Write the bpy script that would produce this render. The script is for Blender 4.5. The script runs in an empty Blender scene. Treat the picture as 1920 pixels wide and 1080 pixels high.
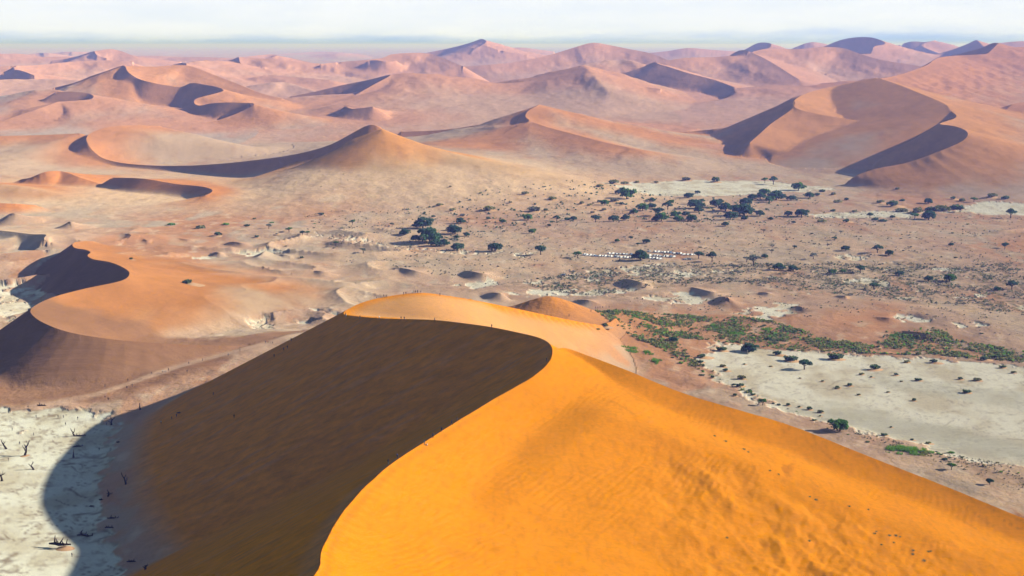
import bpy, bmesh, math, random
import numpy as np
from mathutils import Vector, Matrix

R = math.radians
scene = bpy.context.scene
COL = scene.collection
rng = np.random.default_rng(7)
random.seed(7)

# ------------------------------------------------------------------ camera, sky, sun, exposure
CAM_Z, PITCH, FPX = 220.0, R(9.7), 2667.0          # focal length in pixels of a 1920 wide frame
cam_data = bpy.data.cameras.new('camera')
cam_data.lens = FPX / 1920 * 36.0
cam_data.sensor_width = 36.0
cam_data.clip_start = 1.0
cam_data.clip_end = 300000.0
cam = bpy.data.objects.new('camera', cam_data)
COL.objects.link(cam)
cam.location = (0, 0, CAM_Z)
cam.rotation_euler = (math.pi / 2 - PITCH, 0, 0)
scene.camera = cam

SUN_EL, SUN_AZ = R(24.0), R(-6.0)                   # the sun stands to the right, a touch ahead of the viewer
CLOUD = 0.70                                         # radiance of sunlit cloud
sun_dir = Vector((math.cos(SUN_EL) * math.cos(SUN_AZ), -math.cos(SUN_EL) * math.sin(SUN_AZ), math.sin(SUN_EL)))
world = bpy.data.worlds.new('World')
scene.world = world
world.use_nodes = True
wn = world.node_tree.nodes
wn.clear()
sky = wn.new('ShaderNodeTexSky')
sky.sky_type = 'NISHITA'
sky.sun_disc = False
sky.sun_elevation = SUN_EL
sky.sun_rotation = math.atan2(sun_dir.x, sun_dir.y)
sky.altitude = 700
sky.air_density = 1.0
sky.dust_density = 0.3
sky.ozone_density = 1.0
# a pale bank of morning cloud and fog stands all round the horizon under the clear sky
wl = world.node_tree.links
def wmath(op, a, b=None, c=None):
    q = wn.new('ShaderNodeMath'); q.operation = op
    for i, v in enumerate((a, b, c)):
        if v is None: continue
        if hasattr(v, 'links'): wl.new(v, q.inputs[i])
        else: q.inputs[i].default_value = v
    return q.outputs[0]
def wramp(v, lo, hi):
    q = wn.new('ShaderNodeMapRange'); q.interpolation_type = 'SMOOTHSTEP'
    wl.new(v, q.inputs[0]); q.inputs[1].default_value = lo; q.inputs[2].default_value = hi
    return q.outputs[0]
def wnoise(vec, scale, detail):
    q = wn.new('ShaderNodeTexNoise'); wl.new(vec, q.inputs['Vector']); q.inputs['Scale'].default_value = scale; q.inputs['Detail'].default_value = detail
    q.inputs['Roughness'].default_value = .6
    return q.outputs[0]
def wmix(f, a, b):
    q = wn.new('ShaderNodeMix'); q.data_type = 'RGBA'; wl.new(f, q.inputs[0])
    for i, v in ((6, a), (7, b)):
        if hasattr(v, 'links'): wl.new(v, q.inputs[i])
        else: q.inputs[i].default_value = v
    return q.outputs[2]
tc = wn.new('ShaderNodeTexCoord')
sx = wn.new('ShaderNodeSeparateXYZ'); wl.new(tc.outputs['Generated'], sx.inputs[0])
mp = wn.new('ShaderNodeMapping'); wl.new(tc.outputs['Generated'], mp.inputs[0]); mp.inputs['Scale'].default_value = (1, 1, 7)
el = sx.outputs[2]
wisp = wnoise(mp.outputs[0], 14.0, 5)
foot = wmath('ADD', el, wmath('MULTIPLY', wmath('SUBTRACT', wnoise(mp.outputs[0], 6.0, 5), .5), .030))
top = wmath('ADD', el, wmath('MULTIPLY', wmath('SUBTRACT', wisp, .5), .02))
SKY_STRENGTH = 0.055
cloud_white = wmix(wramp(wisp, .3, .75), (.91, .945, 1.0, 1), (.82, .885, .985, 1))
cloud_white = wmix(wramp(foot, .000, .011), (.40, .58, 1.0, 1), cloud_white)
sc_ = wn.new('ShaderNodeVectorMath'); sc_.operation = 'SCALE'; wl.new(cloud_white, sc_.inputs[0]); sc_.inputs[3].default_value = CLOUD / SKY_STRENGTH
colour = wmix(wramp(top, .036, .085), sc_.outputs[0], sky.outputs[0])
bg = wn.new('ShaderNodeBackground')
bg.inputs['Strength'].default_value = SKY_STRENGTH
wo = wn.new('ShaderNodeOutputWorld')
wl.new(colour, bg.inputs['Color'])
wl.new(bg.outputs[0], wo.inputs['Surface'])

sun_data = bpy.data.lights.new('sun', 'SUN')
sun_data.energy = 5.0
sun_data.angle = R(0.53)
sun_data.color = (1.0, 0.94, 0.84)
sun = bpy.data.objects.new('sun', sun_data)
COL.objects.link(sun)
sun.location = (400, -50, 500)
sun.rotation_euler = (-sun_dir).to_track_quat('-Z', 'Y').to_euler()

scene.view_settings.view_transform = 'Standard'
scene.view_settings.look = 'None'
scene.view_settings.gamma = 1.0
scene.view_settings.use_curve_mapping = False
scene.view_settings.exposure = 0.58
scene.render.engine = 'CYCLES'
scene.cycles.use_denoising = True
scene.cycles.max_bounces = 3
scene.cycles.diffuse_bounces = 0
scene.cycles.glossy_bounces = 1
scene.cycles.transmission_bounces = 1
scene.cycles.volume_bounces = 0
scene.cycles.transparent_max_bounces = 8
scene.cycles.use_adaptive_sampling = True
scene.cycles.adaptive_threshold = 0.015
scene.cycles.adaptive_min_samples = 12

# ------------------------------------------------------------------ from a picture point to a place in the desert
CP, SP = math.cos(PITCH), math.sin(PITCH)
def ray(px, py):
    a = (px - 960.0) / FPX; b = (py - 540.0) / FPX
    return a, CP - b * SP, -SP - b * CP
def place(px, py, v):
    """v below 300: height above the plain; otherwise distance along Y."""
    dx, dy, dz = ray(px, py)
    t = (v - CAM_Z) / dz if v < 300 else v / dy
    return (dx * t, dy * t, CAM_Z + dz * t)

# ------------------------------------------------------------------ noise
_P = rng.permutation(4096)
_G = rng.normal(size=(4096, 2)); _G /= np.linalg.norm(_G, axis=1)[:, None]
_T = _P.astype(np.int32)
_GX = _G[_P, 0].astype(np.float32); _GY = _G[_P, 1].astype(np.float32)
def perlin(x, y):
    x = np.asarray(x, np.float64); y = np.asarray(y, np.float64)
    fx = np.floor(x); fy = np.floor(y)
    xi = fx.astype(np.int32); yi = fy.astype(np.int32)
    xf = (x - fx).astype(np.float32); yf = (y - fy).astype(np.float32)
    u = xf * xf * xf * (xf * (xf * 6 - 15) + 10); v = yf * yf * yf * (yf * (yf * 6 - 15) + 10)
    p0 = _T[yi & 4095]; p1 = _T[(yi + 1) & 4095]
    def g(p, a, dx, dy):
        k = (p + a) & 4095
        return _GX[k] * dx + _GY[k] * dy
    n00 = g(p0, xi, xf, yf); n10 = g(p0, xi + 1, xf - 1, yf)
    n01 = g(p1, xi, xf, yf - 1); n11 = g(p1, xi + 1, xf - 1, yf - 1)
    a = n00 + u * (n10 - n00); b = n01 + u * (n11 - n01)
    return (a + v * (b - a)) * 1.5
def fbm(x, y, o=3, gain=0.5):
    s = 0; a = 1; t = 0
    for k in range(o):
        s = s + a * perlin(x * 2 ** k + 17.3 * k, y * 2 ** k - 9.1 * k); t += a; a *= gain
    return s / t
def sst(a, b, x):
    t = np.clip((x - a) / (b - a), 0, 1)
    return t * t * (3 - 2 * t)

# ------------------------------------------------------------------ dune crests, walked with the steep slip face on the LEFT
# each: group, points (px, py, height or distance), slip slope, windward slope, options
D = []
def dune(group, pts, slip=0.62, wind=0.25, rnd=0.0, sub=3, clip=None):
    D.append(dict(group=group, pts=pts, slip=slip, wind=wind, rnd=rnd, sub=sub, clip=clip))
W = lambda x, y, z: ('w', x, y, z)

# 0: the big foreground dune
FG = 'foreground'
dune(FG, [W(-56, 300, 96), (590, 1080, 92), (606, 1025, 90), (640, 965, 88), (690, 908, 87),
          (745, 862, 86), (850, 795, 86), (930, 746, 87), (1000, 706, 89), (1027, 682, 90), (1036, 662, 91), (1031, 645, 91.5), (1010, 633, 91),
          (965, 622, 90.5), (920, 613, 90), (870, 606, 88.5), (815, 600, 86), (720, 597, 78), (662, 592, 70), (644, 588, 66.5), (652, 580, 66.5), (680, 567, 68.5), (720, 557, 70), (785, 549, 71), (835, 554, 67), (900, 565, 59), (960, 577, 51), (1030, 592, 40), (1090, 604, 28), (1150, 613, 12)], slip=0.535, wind=0.40, sub=5)
ARM = [(1036, 655, 91), (1062, 653, 89.5), (1100, 666, 87), (1180, 696, 83), (1280, 737, 77), (1400, 773, 72), (1480, 797, 68), (1560, 828, 64), (1640, 860, 60), (1780, 915, 54), (1920, 972, 49), (2200, 1085, 40), W(330, 420, 25)]
dune('fgarm', ARM, slip=0.50, wind=0.46, sub=6)
dune('fgnear', [W(-5, -260, 205), W(0, -60, 222), W(-3, 0, 213), W(-22, 80, 172), W(-40, 180, 130), W(-52, 270, 101), W(-56, 300, 95.5)], slip=0.535, wind=0.60, sub=4)
dune('fghill', [(960, 575, 20), (1000, 562, 27), (1032, 556, 30), (1070, 566, 24), (1100, 580, 14)], slip=0.33, wind=0.30, rnd=3)
dune('fghill', [(1100, 592, 8), (1140, 584, 14), (1180, 585, 12), (1230, 592, 6)], slip=0.2, wind=0.2, rnd=4)

# left middle dune with two hooked slip faces
LD = 'leftdune'
dune(LD, [(a_, b_, c_ * .66 + 1.5) for a_, b_, c_ in [(575, 640, 5), (520, 645, 11), (430, 648, 20), (300, 644, 30), (200, 635, 38), (130, 623, 43), (85, 607, 47), (62, 592, 49), (57, 583, 50), (64, 574, 50.5),
          (100, 557, 51), (160, 541, 51.5), (229, 526, 53), (243, 513, 53.5), (232, 502, 52), (205, 491, 50), (175, 486, 48), (164, 479, 47), (170, 473, 45), (160, 468, 42),
          (141, 465, 37), (136, 458, 33), (146, 453, 28), (175, 452, 20)]], slip=0.66, wind=0.30)

# small dunes of the left plain
SD = 'smalldune'
for p in ([(65, 468, 3), (98, 454, 10), (83, 449, 14), (87, 440, 16), (60, 439, 13), (0, 432, 12), (-60, 428, 10)],
          [(112, 471, 6), (90, 470, 8), (66, 468, 6)],
          [(178, 427, 5), (150, 422, 10), (133, 416, 15), (124, 419, 9)],
          [(226, 464, 3), (238, 450, 9), (246, 441, 12), (232, 438, 8)],
          [(293, 457, 4), (278, 451, 9), (262, 446, 8)],
          [(82, 413, 5), (50, 406, 12), (25, 400, 17), (10, 406, 9)],
          [(430, 481, 3), (414, 475, 8), (402, 473, 8), (394, 479, 4)],
          [(462, 497, 3), (440, 494, 7), (420, 489, 8), (410, 494, 4)],
          [(640, 517, 3), (610, 510, 9), (590, 508, 9), (574, 514, 3)],
          [(640, 535, 2), (628, 527, 7), (612, 526, 5)],
          [(560, 487, 2), (540, 479, 7), (524, 478, 6), (515, 484, 2)],
          [(812, 517, 3), (780, 508, 8), (745, 502, 7), (725, 506, 3)],
          [(942, 520, 3), (905, 513, 9), (872, 508, 7), (860, 513, 3)],
          [(955, 560, 2), (940, 551, 8), (918, 549, 7), (900, 555, 3)],
          [(1225, 538, 4), (1205, 530, 9), (1175, 523, 8), (1160, 526, 3)],
          [(1372, 551, 3), (1340, 548, 8), (1310, 541, 8), (1296, 538, 3)],
          [(1362, 570, 3), (1368, 561, 9), (1350, 556, 8), (1335, 562, 3)],
          [(1592, 564, 3), (1588, 557, 7), (1572, 554, 6), (1562, 557, 2)],
          [(1500, 588, 2), (1505, 578, 7), (1490, 573, 6)],
          [(1770, 637, 2), (1730, 624, 6), (1690, 620, 4)],
          [(480, 540, 3), (450, 533, 6), (425, 530, 5), (405, 535, 2)],
          [(1920, 428, 4), (1880, 432, 6), (1850, 436, 3)],
          [(380, 455, 3), (350, 449, 7), (330, 447, 5)],
          [(560, 520, 4), (530, 508, 10), (500, 506, 9), (485, 511, 3)],
          [(480, 463, 3), (455, 456, 8), (430, 454, 7), (418, 459, 3)],
          [(700, 540, 3), (672, 531, 8), (648, 530, 6)],
          [(390, 545, 3), (362, 536, 7), (340, 535, 5)],
          [(1130, 572, 3), (1105, 563, 7), (1080, 562, 5)],
          [(1700, 604, 2), (1668, 596, 7), (1640, 595, 5)],
          [(1460, 557, 3), (1440, 549, 7), (1420, 548, 5)],
          [(700, 497, 2), (680, 492, 5), (655, 490, 4)]):
    dune(SD, [(q[0], q[1], q[2] * .85 + .6) for q in p], slip=0.52, wind=0.10, sub=4)
for p in ([(1250, 600, 6), (1420, 590, 12), (1560, 582, 14), (1700, 590, 10), (1920, 612, 7), (2050, 620, 5)],
          [(1540, 560, 8), (1620, 566, 12), (1720, 577, 12), (1850, 588, 10), (2000, 596, 8)],
          [(1180, 556, 5), (1250, 548, 9), (1330, 551, 8)],
          [(480, 565, 6), (560, 552, 12), (640, 548, 10)],
          [(300, 520, 6), (380, 510, 10), (470, 515, 8), (560, 530, 6)],
          [(980, 420, 5), (1200, 418, 9), (1500, 425, 9), (1800, 420, 8)],
          [(1500, 385, 6), (1650, 378, 10), (1800, 372, 8)],
          [(1150, 440, 4), (1400, 452, 7), (1700, 445, 6), (1920, 442, 6)],
          [(1640, 478, 3), (1780, 474, 6), (1920, 478, 5)]):
    dune('swell', [(q[0], q[1], q[2] * .45 + .5) for q in p], slip=0.10, wind=0.12, rnd=10, sub=3)

# orange dunes at the left edge of the far bank
OD = 'orangedune'
dune(OD, [(350, 373, 4), (385, 366, 12), (399, 357, 15), (380, 350, 17), (330, 345, 17), (270, 335, 21), (210, 333, 18)], slip=0.58, wind=0.14)
dune(OD, [(190, 345, 8), (150, 333, 17), (115, 321, 24), (85, 322, 25), (60, 332, 17), (40, 336, 10)], slip=0.42, wind=0.16)
dune(OD, [(110, 365, 8), (40, 350, 18), (-60, 342, 20)], slip=0.22, wind=0.16, rnd=6)
dune(OD, [(70, 385, 8), (30, 382, 14), (-30, 380, 16)], slip=0.4, wind=0.18)

# bank dune B
BD = 'bankdune'
dune(BD, [W(-105, 2325, 8), W(-150, 2300, 42), (716, 242, 2270), (694, 234, 2280), (660, 250, 2285), (620, 271, 2300), (560, 288, 2330), (480, 300, 2370), (400, 308, 2420), (330, 311, 2470), (260, 309, 2520), (215, 303, 2560),
          (190, 295, 2580), (172, 280, 2600), (163, 266, 2620), (163, 256, 2650), (175, 247, 2690), (205, 238, 2740), (240, 235, 2780), (300, 236, 2840)], slip=0.66, wind=0.15)
dune('frontdune', [(540, 307, 2275), (560, 303, 2260), (600, 296, 2240), (625, 290, 2230), (642, 280, 2225), (647, 268, 2235), (680, 254, 2240), (718, 242, 2245)], slip=0.66, wind=0.50)
dune('frontdune', [(718, 242, 2245), (770, 262, 2400), (830, 281, 2550), (920, 304, 2640)], slip=0.40, wind=0.42)
dune(BD, [(-60, 258, 2750), (0, 255, 2750), (80, 253, 2750), (150, 250, 2700)], slip=0.3, wind=0.2)

# centre star dune
CD = 'centredune'
dune(CD, [(860, 276, 2670), (880, 274, 2680), (907, 272, 2690), (938, 261, 2710), (952, 246, 2740), (992, 228, 2780), (985, 219, 2830), (990, 208, 2880), (1012, 196, 2950), (985, 207, 3000), (940, 226, 3030), (905, 233, 3050), (827, 244, 3080), (750, 247, 3100)], slip=0.66, wind=0.24)
dune(CD, [(1012, 196, 2950), (1060, 208, 2930), (1130, 228, 2900), (1200, 245, 2880), (1270, 261, 2850), (1330, 270, 2820)], slip=0.34, wind=0.20)
dune(CD, [(995, 228, 2780), (1025, 238, 2740), (1070, 250, 2680), (1130, 266, 2600), (1180, 277, 2560)], slip=0.16, wind=0.25)

# right dune R
RD = 'rightdune'
dune(RD, [(1535, 355, 2215), (1560, 351, 2215), (1588, 345, 2220), (1597, 334, 2225), (1640, 317, 2235), (1697, 306, 2240), (1763, 283, 2250), (1807, 263, 2280), (1815, 252, 2300), (1808, 243, 2335), (1787, 236, 2380), (1763, 233, 2420),
          (1772, 228, 2500), (1790, 222, 2580), (1793, 216, 2650), (1783, 208, 2720), (1775, 197, 2800)], slip=0.64, wind=0.26)
dune(RD, [(1783, 208, 2720), (1775, 197, 2800), (1755, 187, 2880), (1720, 173, 3000), (1680, 157, 3120), (1643, 145, 3230)], slip=0.22, wind=0.26, clip=(560, 2950, .25))
dune(RD, [(1405, 268, 2680), (1428, 248, 2750), (1447, 231, 2820), (1475, 212, 2880), (1490, 200, 2920), (1488, 190, 2980), (1465, 205, 3050), (1440, 220, 3080), (1400, 233, 3100), (1340, 242, 3120), (1270, 249, 3150)], slip=0.66, wind=0.30)
dune(RD, [(1740, 222, 2900), (1700, 227, 2880), (1640, 229, 2860), (1580, 222, 2860), (1530, 213, 2880), (1495, 204, 2900), (1488, 197, 2930), (1488, 190, 2980), (1505, 178, 3080), (1540, 167, 3200), (1600, 154, 3300), (1643, 146, 3320)], slip=0.42, wind=0.34)
dune('ridge', [(1230, 262, 2850), (1280, 267, 2820), (1413, 274, 2800), (1547, 280, 2790), (1613, 275, 2790), (1680, 262, 2800)], slip=0.35, wind=0.11)
dune('ridge', [(1150, 226, 3300), (1210, 231, 3300), (1263, 234, 3300), (1310, 241, 3250)], slip=0.3, wind=0.1)

# ridge that climbs to the upper right and its summit
UR = 'upperright'
dune(UR, [(1640, 149, 3500), (1680, 142, 3700), (1715, 131, 3900), (1740, 121, 4100), (1752, 112, 4300), (1765, 107, 4500), (1795, 104, 4700)], slip=0.58, wind=0.30)
dune(UR, [(1795, 104, 4700), (1837, 102, 4720), (1850, 101, 4750), (1860, 93, 4800), (1869, 84, 4880), (1872, 80.5, 4950), (1860, 81, 5000), (1842, 89, 5050), (1815, 97, 5100), (1785, 104, 5150)], slip=0.66, wind=0.27)
dune(UR, [(1872, 81, 4950), (1892, 87, 4950), (1930, 88, 4950), (2000, 82, 4900), (2100, 90, 4800)], slip=0.58, wind=0.27)
dune(UR, [(1900, 232, 3000), (1880, 222, 3050), (1900, 195, 3150), (1935, 190, 3200)], slip=0.3, wind=0.2)
dune('rightlow', [(1810, 243, 2720), (1860, 237, 2760), (1920, 233, 2800), (2000, 230, 2800)], slip=0.12, wind=0.25, rnd=3)

# long centre ridge C1
LR = 'longridge'
dune(LR, [(580, 210, 3750), (600, 205, 3800), (640, 190, 3900), (670, 176, 3980), (700, 159, 4070), (733, 140, 4200), (690, 150, 4280), (640, 160, 4300), (590, 172, 4300), (545, 181, 4300)], slip=0.66, wind=0.26)
dune(LR, [(733, 140, 4200), (760, 137, 4210), (785, 138, 4215), (815, 139, 4220), (845, 143, 4230), (890, 147, 4230), (925, 155, 4220), (945, 156, 4220), (990, 153, 4230), (1040, 146, 4250), (1064, 139, 4250), (1082, 131, 4270), (1093, 122, 4300),
          (1120, 134, 4280), (1150, 147, 4250), (1190, 160, 4200), (1240, 167, 4150)], slip=0.58, wind=0.22)
dune(LR, [(1093, 122, 4300), (1120, 150, 4100), (1140, 170, 3950)], slip=0.2, wind=0.24, rnd=4)
dune('minor', [(700, 200, 3500), (660, 204, 3520), (645, 200, 3560), (640, 206, 3560)], slip=0.58, wind=0.15)
dune('minor', [(720, 205, 3600), (680, 200, 3620), (640, 194, 3660)], slip=0.2, wind=0.2, rnd=3)

# left far dunes
LF = 'leftfar'
dune(LF, [(270, 238, 3280), (290, 237, 3300), (350, 235, 3330), (390, 230, 3370), (425, 220, 3400), (455, 208, 3430), (478, 195, 3450), (455, 193, 3480), (430, 192, 3500), (395, 194, 3530), (373, 198, 3560), (363, 191, 3600), (368, 185, 3620), (385, 180, 3640),
          (412, 173, 3680), (421, 169, 3700), (405, 163, 3740), (385, 159, 3780), (357, 156, 3820), (340, 163, 3820), (312, 160, 3835), (285, 155, 3850), (258, 147, 3900), (240, 135, 3950), (231, 123, 4050), (200, 133, 4100), (170, 143, 4150), (140, 155, 4200), (100, 165, 4250)], slip=0.64, wind=0.30)
dune(LF, [(231, 123, 4050), (290, 125, 4100), (345, 122, 4150), (375, 130, 4120), (400, 140, 4080), (440, 155, 4000), (490, 175, 3900), (530, 185, 3850)], slip=0.35, wind=0.25)
dune('leftfarlow', [(112, 191, 3490), (150, 188, 3520), (170, 186, 3540), (176, 181, 3560), (165, 175, 3600), (140, 172, 3620), (105, 172, 3640)], slip=0.58, wind=0.22)
dune('leftfarlow', [(115, 189, 3500), (75, 203, 3400), (40, 215, 3350), (0, 228, 3300), (-60, 245, 3250)], slip=0.26, wind=0.22)
dune('leftfarlow', [(-40, 186, 3800), (0, 182, 3800), (40, 174, 3800), (75, 168, 3800), (110, 171, 3750)], slip=0.2, wind=0.2, rnd=6)

# second horizon of dunes
def far(*a, **k):
    dune('hill', *a, **k)
far([(464, 135, 5600), (480, 133, 5620), (492, 129, 5640), (497, 125, 5680), (486, 123, 5720), (478, 126, 5740), (468, 131, 5760), (460, 127, 5850), (450, 117, 5950), (447, 107, 6100), (435, 112, 6200), (415, 117, 6250)], slip=0.66, wind=0.24)
far([(447, 107, 6100), (480, 109, 6100), (520, 112, 6000), (570, 117, 6000), (640, 122, 6000)], slip=0.4, wind=0.2)
far([(500, 110, 6900), (512, 107, 6930), (520, 104, 7000), (505, 107, 7100)], slip=0.66, wind=0.25)
far([(520, 104, 7000), (550, 110, 7000), (590, 119, 6900)], slip=0.3, wind=0.2)
far([(331, 126, 5200), (345, 124, 5200), (349, 119, 5300), (338, 118, 5350), (325, 121, 5350)], slip=0.66, wind=0.25)
far([(340, 121, 5400), (385, 113, 5600), (430, 116, 5700)], slip=0.3, wind=0.2, rnd=5)
far([(440, 167, 4700), (490, 157, 4700), (530, 153, 4750), (560, 162, 4700), (600, 174, 4600)], slip=0.3, wind=0.2, rnd=6)
far([(500, 140, 5200), (560, 145, 5100), (620, 150, 5000)], slip=0.2, wind=0.2)
far([(-60, 128, 6000), (0, 125, 6000), (30, 123, 6000), (70, 122, 6100), (110, 118, 6200), (150, 115, 6300), (200, 113, 6300), (250, 116, 6200)], slip=0.4, wind=0.2)
far([(33, 129, 5850), (25, 128, 5850), (34, 123, 5950), (20, 126, 6000)], slip=0.66, wind=0.2)
far([(65, 142, 5400), (45, 134, 5500), (30, 131, 5550), (5, 137, 5600)], slip=0.58, wind=0.18)
far([(-50, 150, 5000), (60, 148, 5100), (150, 150, 5000), (220, 146, 5000)], slip=0.2, wind=0.2, rnd=8)
far([(202, 109, 7800), (190, 107, 7820), (180, 102, 7850), (176, 96, 7950), (150, 104, 8050), (120, 111, 8100), (95, 114, 8100)], slip=0.66, wind=0.3)
far([(176, 96, 7950), (207, 92, 8000), (225, 95, 8000), (255, 106, 7900), (285, 110, 7900), (340, 116, 7900)], slip=0.4, wind=0.28)
far([(-60, 104, 9500), (0, 101, 9500), (36, 101, 9500), (70, 105, 9500), (100, 112, 9400)], slip=0.3, wind=0.25)
far([(878, 102, 8700), (888, 94, 8750), (905, 84, 8850), (913, 78, 8950), (903, 73, 9050), (888, 78, 9150), (865, 85, 9200), (835, 92, 9250), (800, 99, 9250)], slip=0.58, wind=0.30)
far([(908, 76, 9000), (935, 87, 8950), (965, 97, 8900), (1010, 104, 8900)], slip=0.35, wind=0.3)
far([(905, 84, 8850), (925, 91, 8750), (955, 98, 8650), (990, 104, 8600)], slip=0.3, wind=0.3)
far([(600, 120, 5900), (640, 116, 6000), (690, 112, 6000), (720, 108, 6050), (733, 102, 6100), (785, 99, 6150), (808, 101, 6150), (825, 107, 6050), (850, 117, 5900), (870, 125, 5800)], slip=0.58, wind=0.26)
far([(745, 114, 5900), (725, 116, 5850), (705, 113, 5880), (690, 114, 5900)], slip=0.66, wind=0.2)
far([(800, 134, 6200), (870, 125, 6300), (920, 121, 6300), (960, 117, 6350), (1000, 110, 6400), (1045, 99, 6500), (1080, 88, 6550), (1113, 80, 6600), (1145, 85, 6600), (1180, 92, 6550), (1220, 100, 6450), (1250, 112, 6300), (1280, 121, 6200)], slip=0.58, wind=0.27)
far([(1080, 129, 4800), (1125, 116, 4900), (1160, 111, 4950), (1190, 116, 4900), (1225, 124, 4850)], slip=0.25, wind=0.25, rnd=6)
far([(1378, 164, 4250), (1340, 150, 4400), (1290, 137, 4500), (1255, 126, 4600), (1235, 120, 4650), (1225, 117, 4700), (1210, 123, 4700)], slip=0.45, wind=0.25)
far([(1230, 119, 5300), (1280, 109, 5350), (1340, 107, 5400), (1370, 105, 5400), (1390, 106, 5400), (1403, 104, 5420), (1406, 98, 5460), (1398, 94.5, 5500), (1385, 95, 5550), (1368, 104, 5600)], slip=0.66, wind=0.30)
far([(1406, 98, 5460), (1440, 91, 5550), (1470, 92, 5600), (1500, 92, 5600), (1545, 88, 5650), (1580, 90, 5650), (1610, 100, 5550), (1650, 112, 5400), (1700, 120, 5300), (1760, 130, 5200)], slip=0.58, wind=0.30)
far([(1408, 98, 5460), (1430, 108, 5300), (1455, 122, 5100), (1480, 138, 4900), (1500, 150, 4750)], slip=0.22, wind=0.26)
far([(1375, 166, 4250), (1420, 162, 4250), (1463, 160, 4250), (1500, 162, 4200), (1545, 168, 4150)], slip=0.58, wind=0.15)
far([(1425, 97, 8300), (1445, 88, 8350), (1447, 83, 8400), (1437, 80, 8500), (1420, 81, 8600), (1395, 94, 8700)], slip=0.58, wind=0.3)
far([(1485, 91, 10000), (1520, 79, 10000), (1545, 82, 10000), (1580, 92, 10000)], slip=0.3, wind=0.3)
far([(1600, 102, 7400), (1640, 99, 7450), (1636, 92, 7500), (1640, 87, 7550), (1655, 84, 7650), (1662, 82, 7700), (1650, 75, 7850), (1632, 70, 8000), (1605, 70, 8100), (1580, 74, 8150), (1555, 83, 8200), (1535, 92, 8200)], slip=0.58, wind=0.32)
far([(1775, 105, 9000), (1740, 92, 9200), (1727, 84, 9350), (1755, 75, 9500), (1735, 79, 9600), (1708, 78, 9650), (1675, 88, 9700)], slip=0.58, wind=0.3)
far([(1850, 92, 7250), (1842, 85, 7300), (1835, 78, 7400), (1830, 75, 7500), (1810, 84, 7700), (1780, 95, 7750), (1735, 106, 7800)], slip=0.58, wind=0.3)
far([(1860, 82, 9000), (1890, 79, 9000), (1920, 77, 9000), (1980, 80, 9000)], slip=0.4, wind=0.3)
far([(1200, 101, 10500), (1250, 96, 10500), (1290, 90, 10500), (1330, 93, 10500), (1400, 98, 10500)], slip=0.3, wind=0.3)
far([(940, 92, 12500), (975, 89, 12500), (1010, 93, 12500), (1040, 97, 12500)], slip=0.3, wind=0.25)
for k in range(46):                                    # low waves of dunes that close the distance
    px0 = random.uniform(-700, 2600); yy = random.uniform(8500, 19000)
    hh = random.uniform(95, 165) if yy < 14000 else random.uniform(90, 150)
    n = random.randint(4, 6); L = random.uniform(300, 800)
    x0 = (px0 - 960) / FPX * yy
    pts = [W(x0 + (j / (n - 1) - .5) * 2 * L, yy + random.uniform(-220, 220), hh * (0.45 + 0.55 * math.sin(math.pi * (j + .5) / n)) + random.uniform(-8, 8)) for j in range(n)]
    dune('hill', pts, slip=0.58, wind=0.22, sub=3)
for k in range(26):                                    # dunes beside the view
    s = random.choice((-1, 1)); yy = random.uniform(700, 5200)
    hh = random.uniform(40, 130); x0 = s * (yy * 0.42 + hh * 5.5 + random.uniform(90, 1300))
    pts = [W(x0 + random.uniform(-90, 90), yy + (j - 2) * 150, hh * (0.5 + 0.5 * math.sin(math.pi * (j + .5) / 5))) for j in range(5)]
    dune('sidedune', pts, slip=0.66, wind=0.25, sub=3)

def crest_points(d):
    P = np.array([p[1:] if p[0] == 'w' else place(*p) for p in d['pts']], float)
    Q = np.vstack([2 * P[0] - P[1], P, 2 * P[-1] - P[-2]])
    out = []
    n = d['sub']
    for i in range(1, len(Q) - 2):
        p0, p1, p2, p3 = Q[i - 1:i + 3]
        # centripetal parametrisation keeps hooks from looping
        t0 = 0.0; t1 = t0 + max(np.linalg.norm(p1 - p0), 1e-3) ** .5; t2 = t1 + max(np.linalg.norm(p2 - p1), 1e-3) ** .5; t3 = t2 + max(np.linalg.norm(p3 - p2), 1e-3) ** .5
        for k in range(n):
            t = t1 + (t2 - t1) * k / n
            A1 = (t1 - t) / (t1 - t0) * p0 + (t - t0) / (t1 - t0) * p1
            A2 = (t2 - t) / (t2 - t1) * p1 + (t - t1) / (t2 - t1) * p2
            A3 = (t3 - t) / (t3 - t2) * p2 + (t - t2) / (t3 - t2) * p3
            B1 = (t2 - t) / (t2 - t0) * A1 + (t - t0) / (t2 - t0) * A2
            B2 = (t3 - t) / (t3 - t1) * A2 + (t - t1) / (t3 - t1) * A3
            out.append((t2 - t) / (t2 - t1) * B1 + (t - t1) / (t2 - t1) * B2)
    out.append(P[-1])
    return np.array(out)
for d in D:
    d['P'] = crest_points(d)
for d, am in ((D[0], .28), (D[1], .25)):                # a trodden, slightly slumped lip
    P = d['P']; q = np.cumsum(np.r_[0, np.hypot(*np.diff(P[:, :2], axis=0).T)])
    P[:, 0] += (am * perlin(q / 9, q * 0 + 3.3) + .8 * am * perlin(q / 31, q * 0 + 8.1)) * (P[:, 1] < 590)

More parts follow.
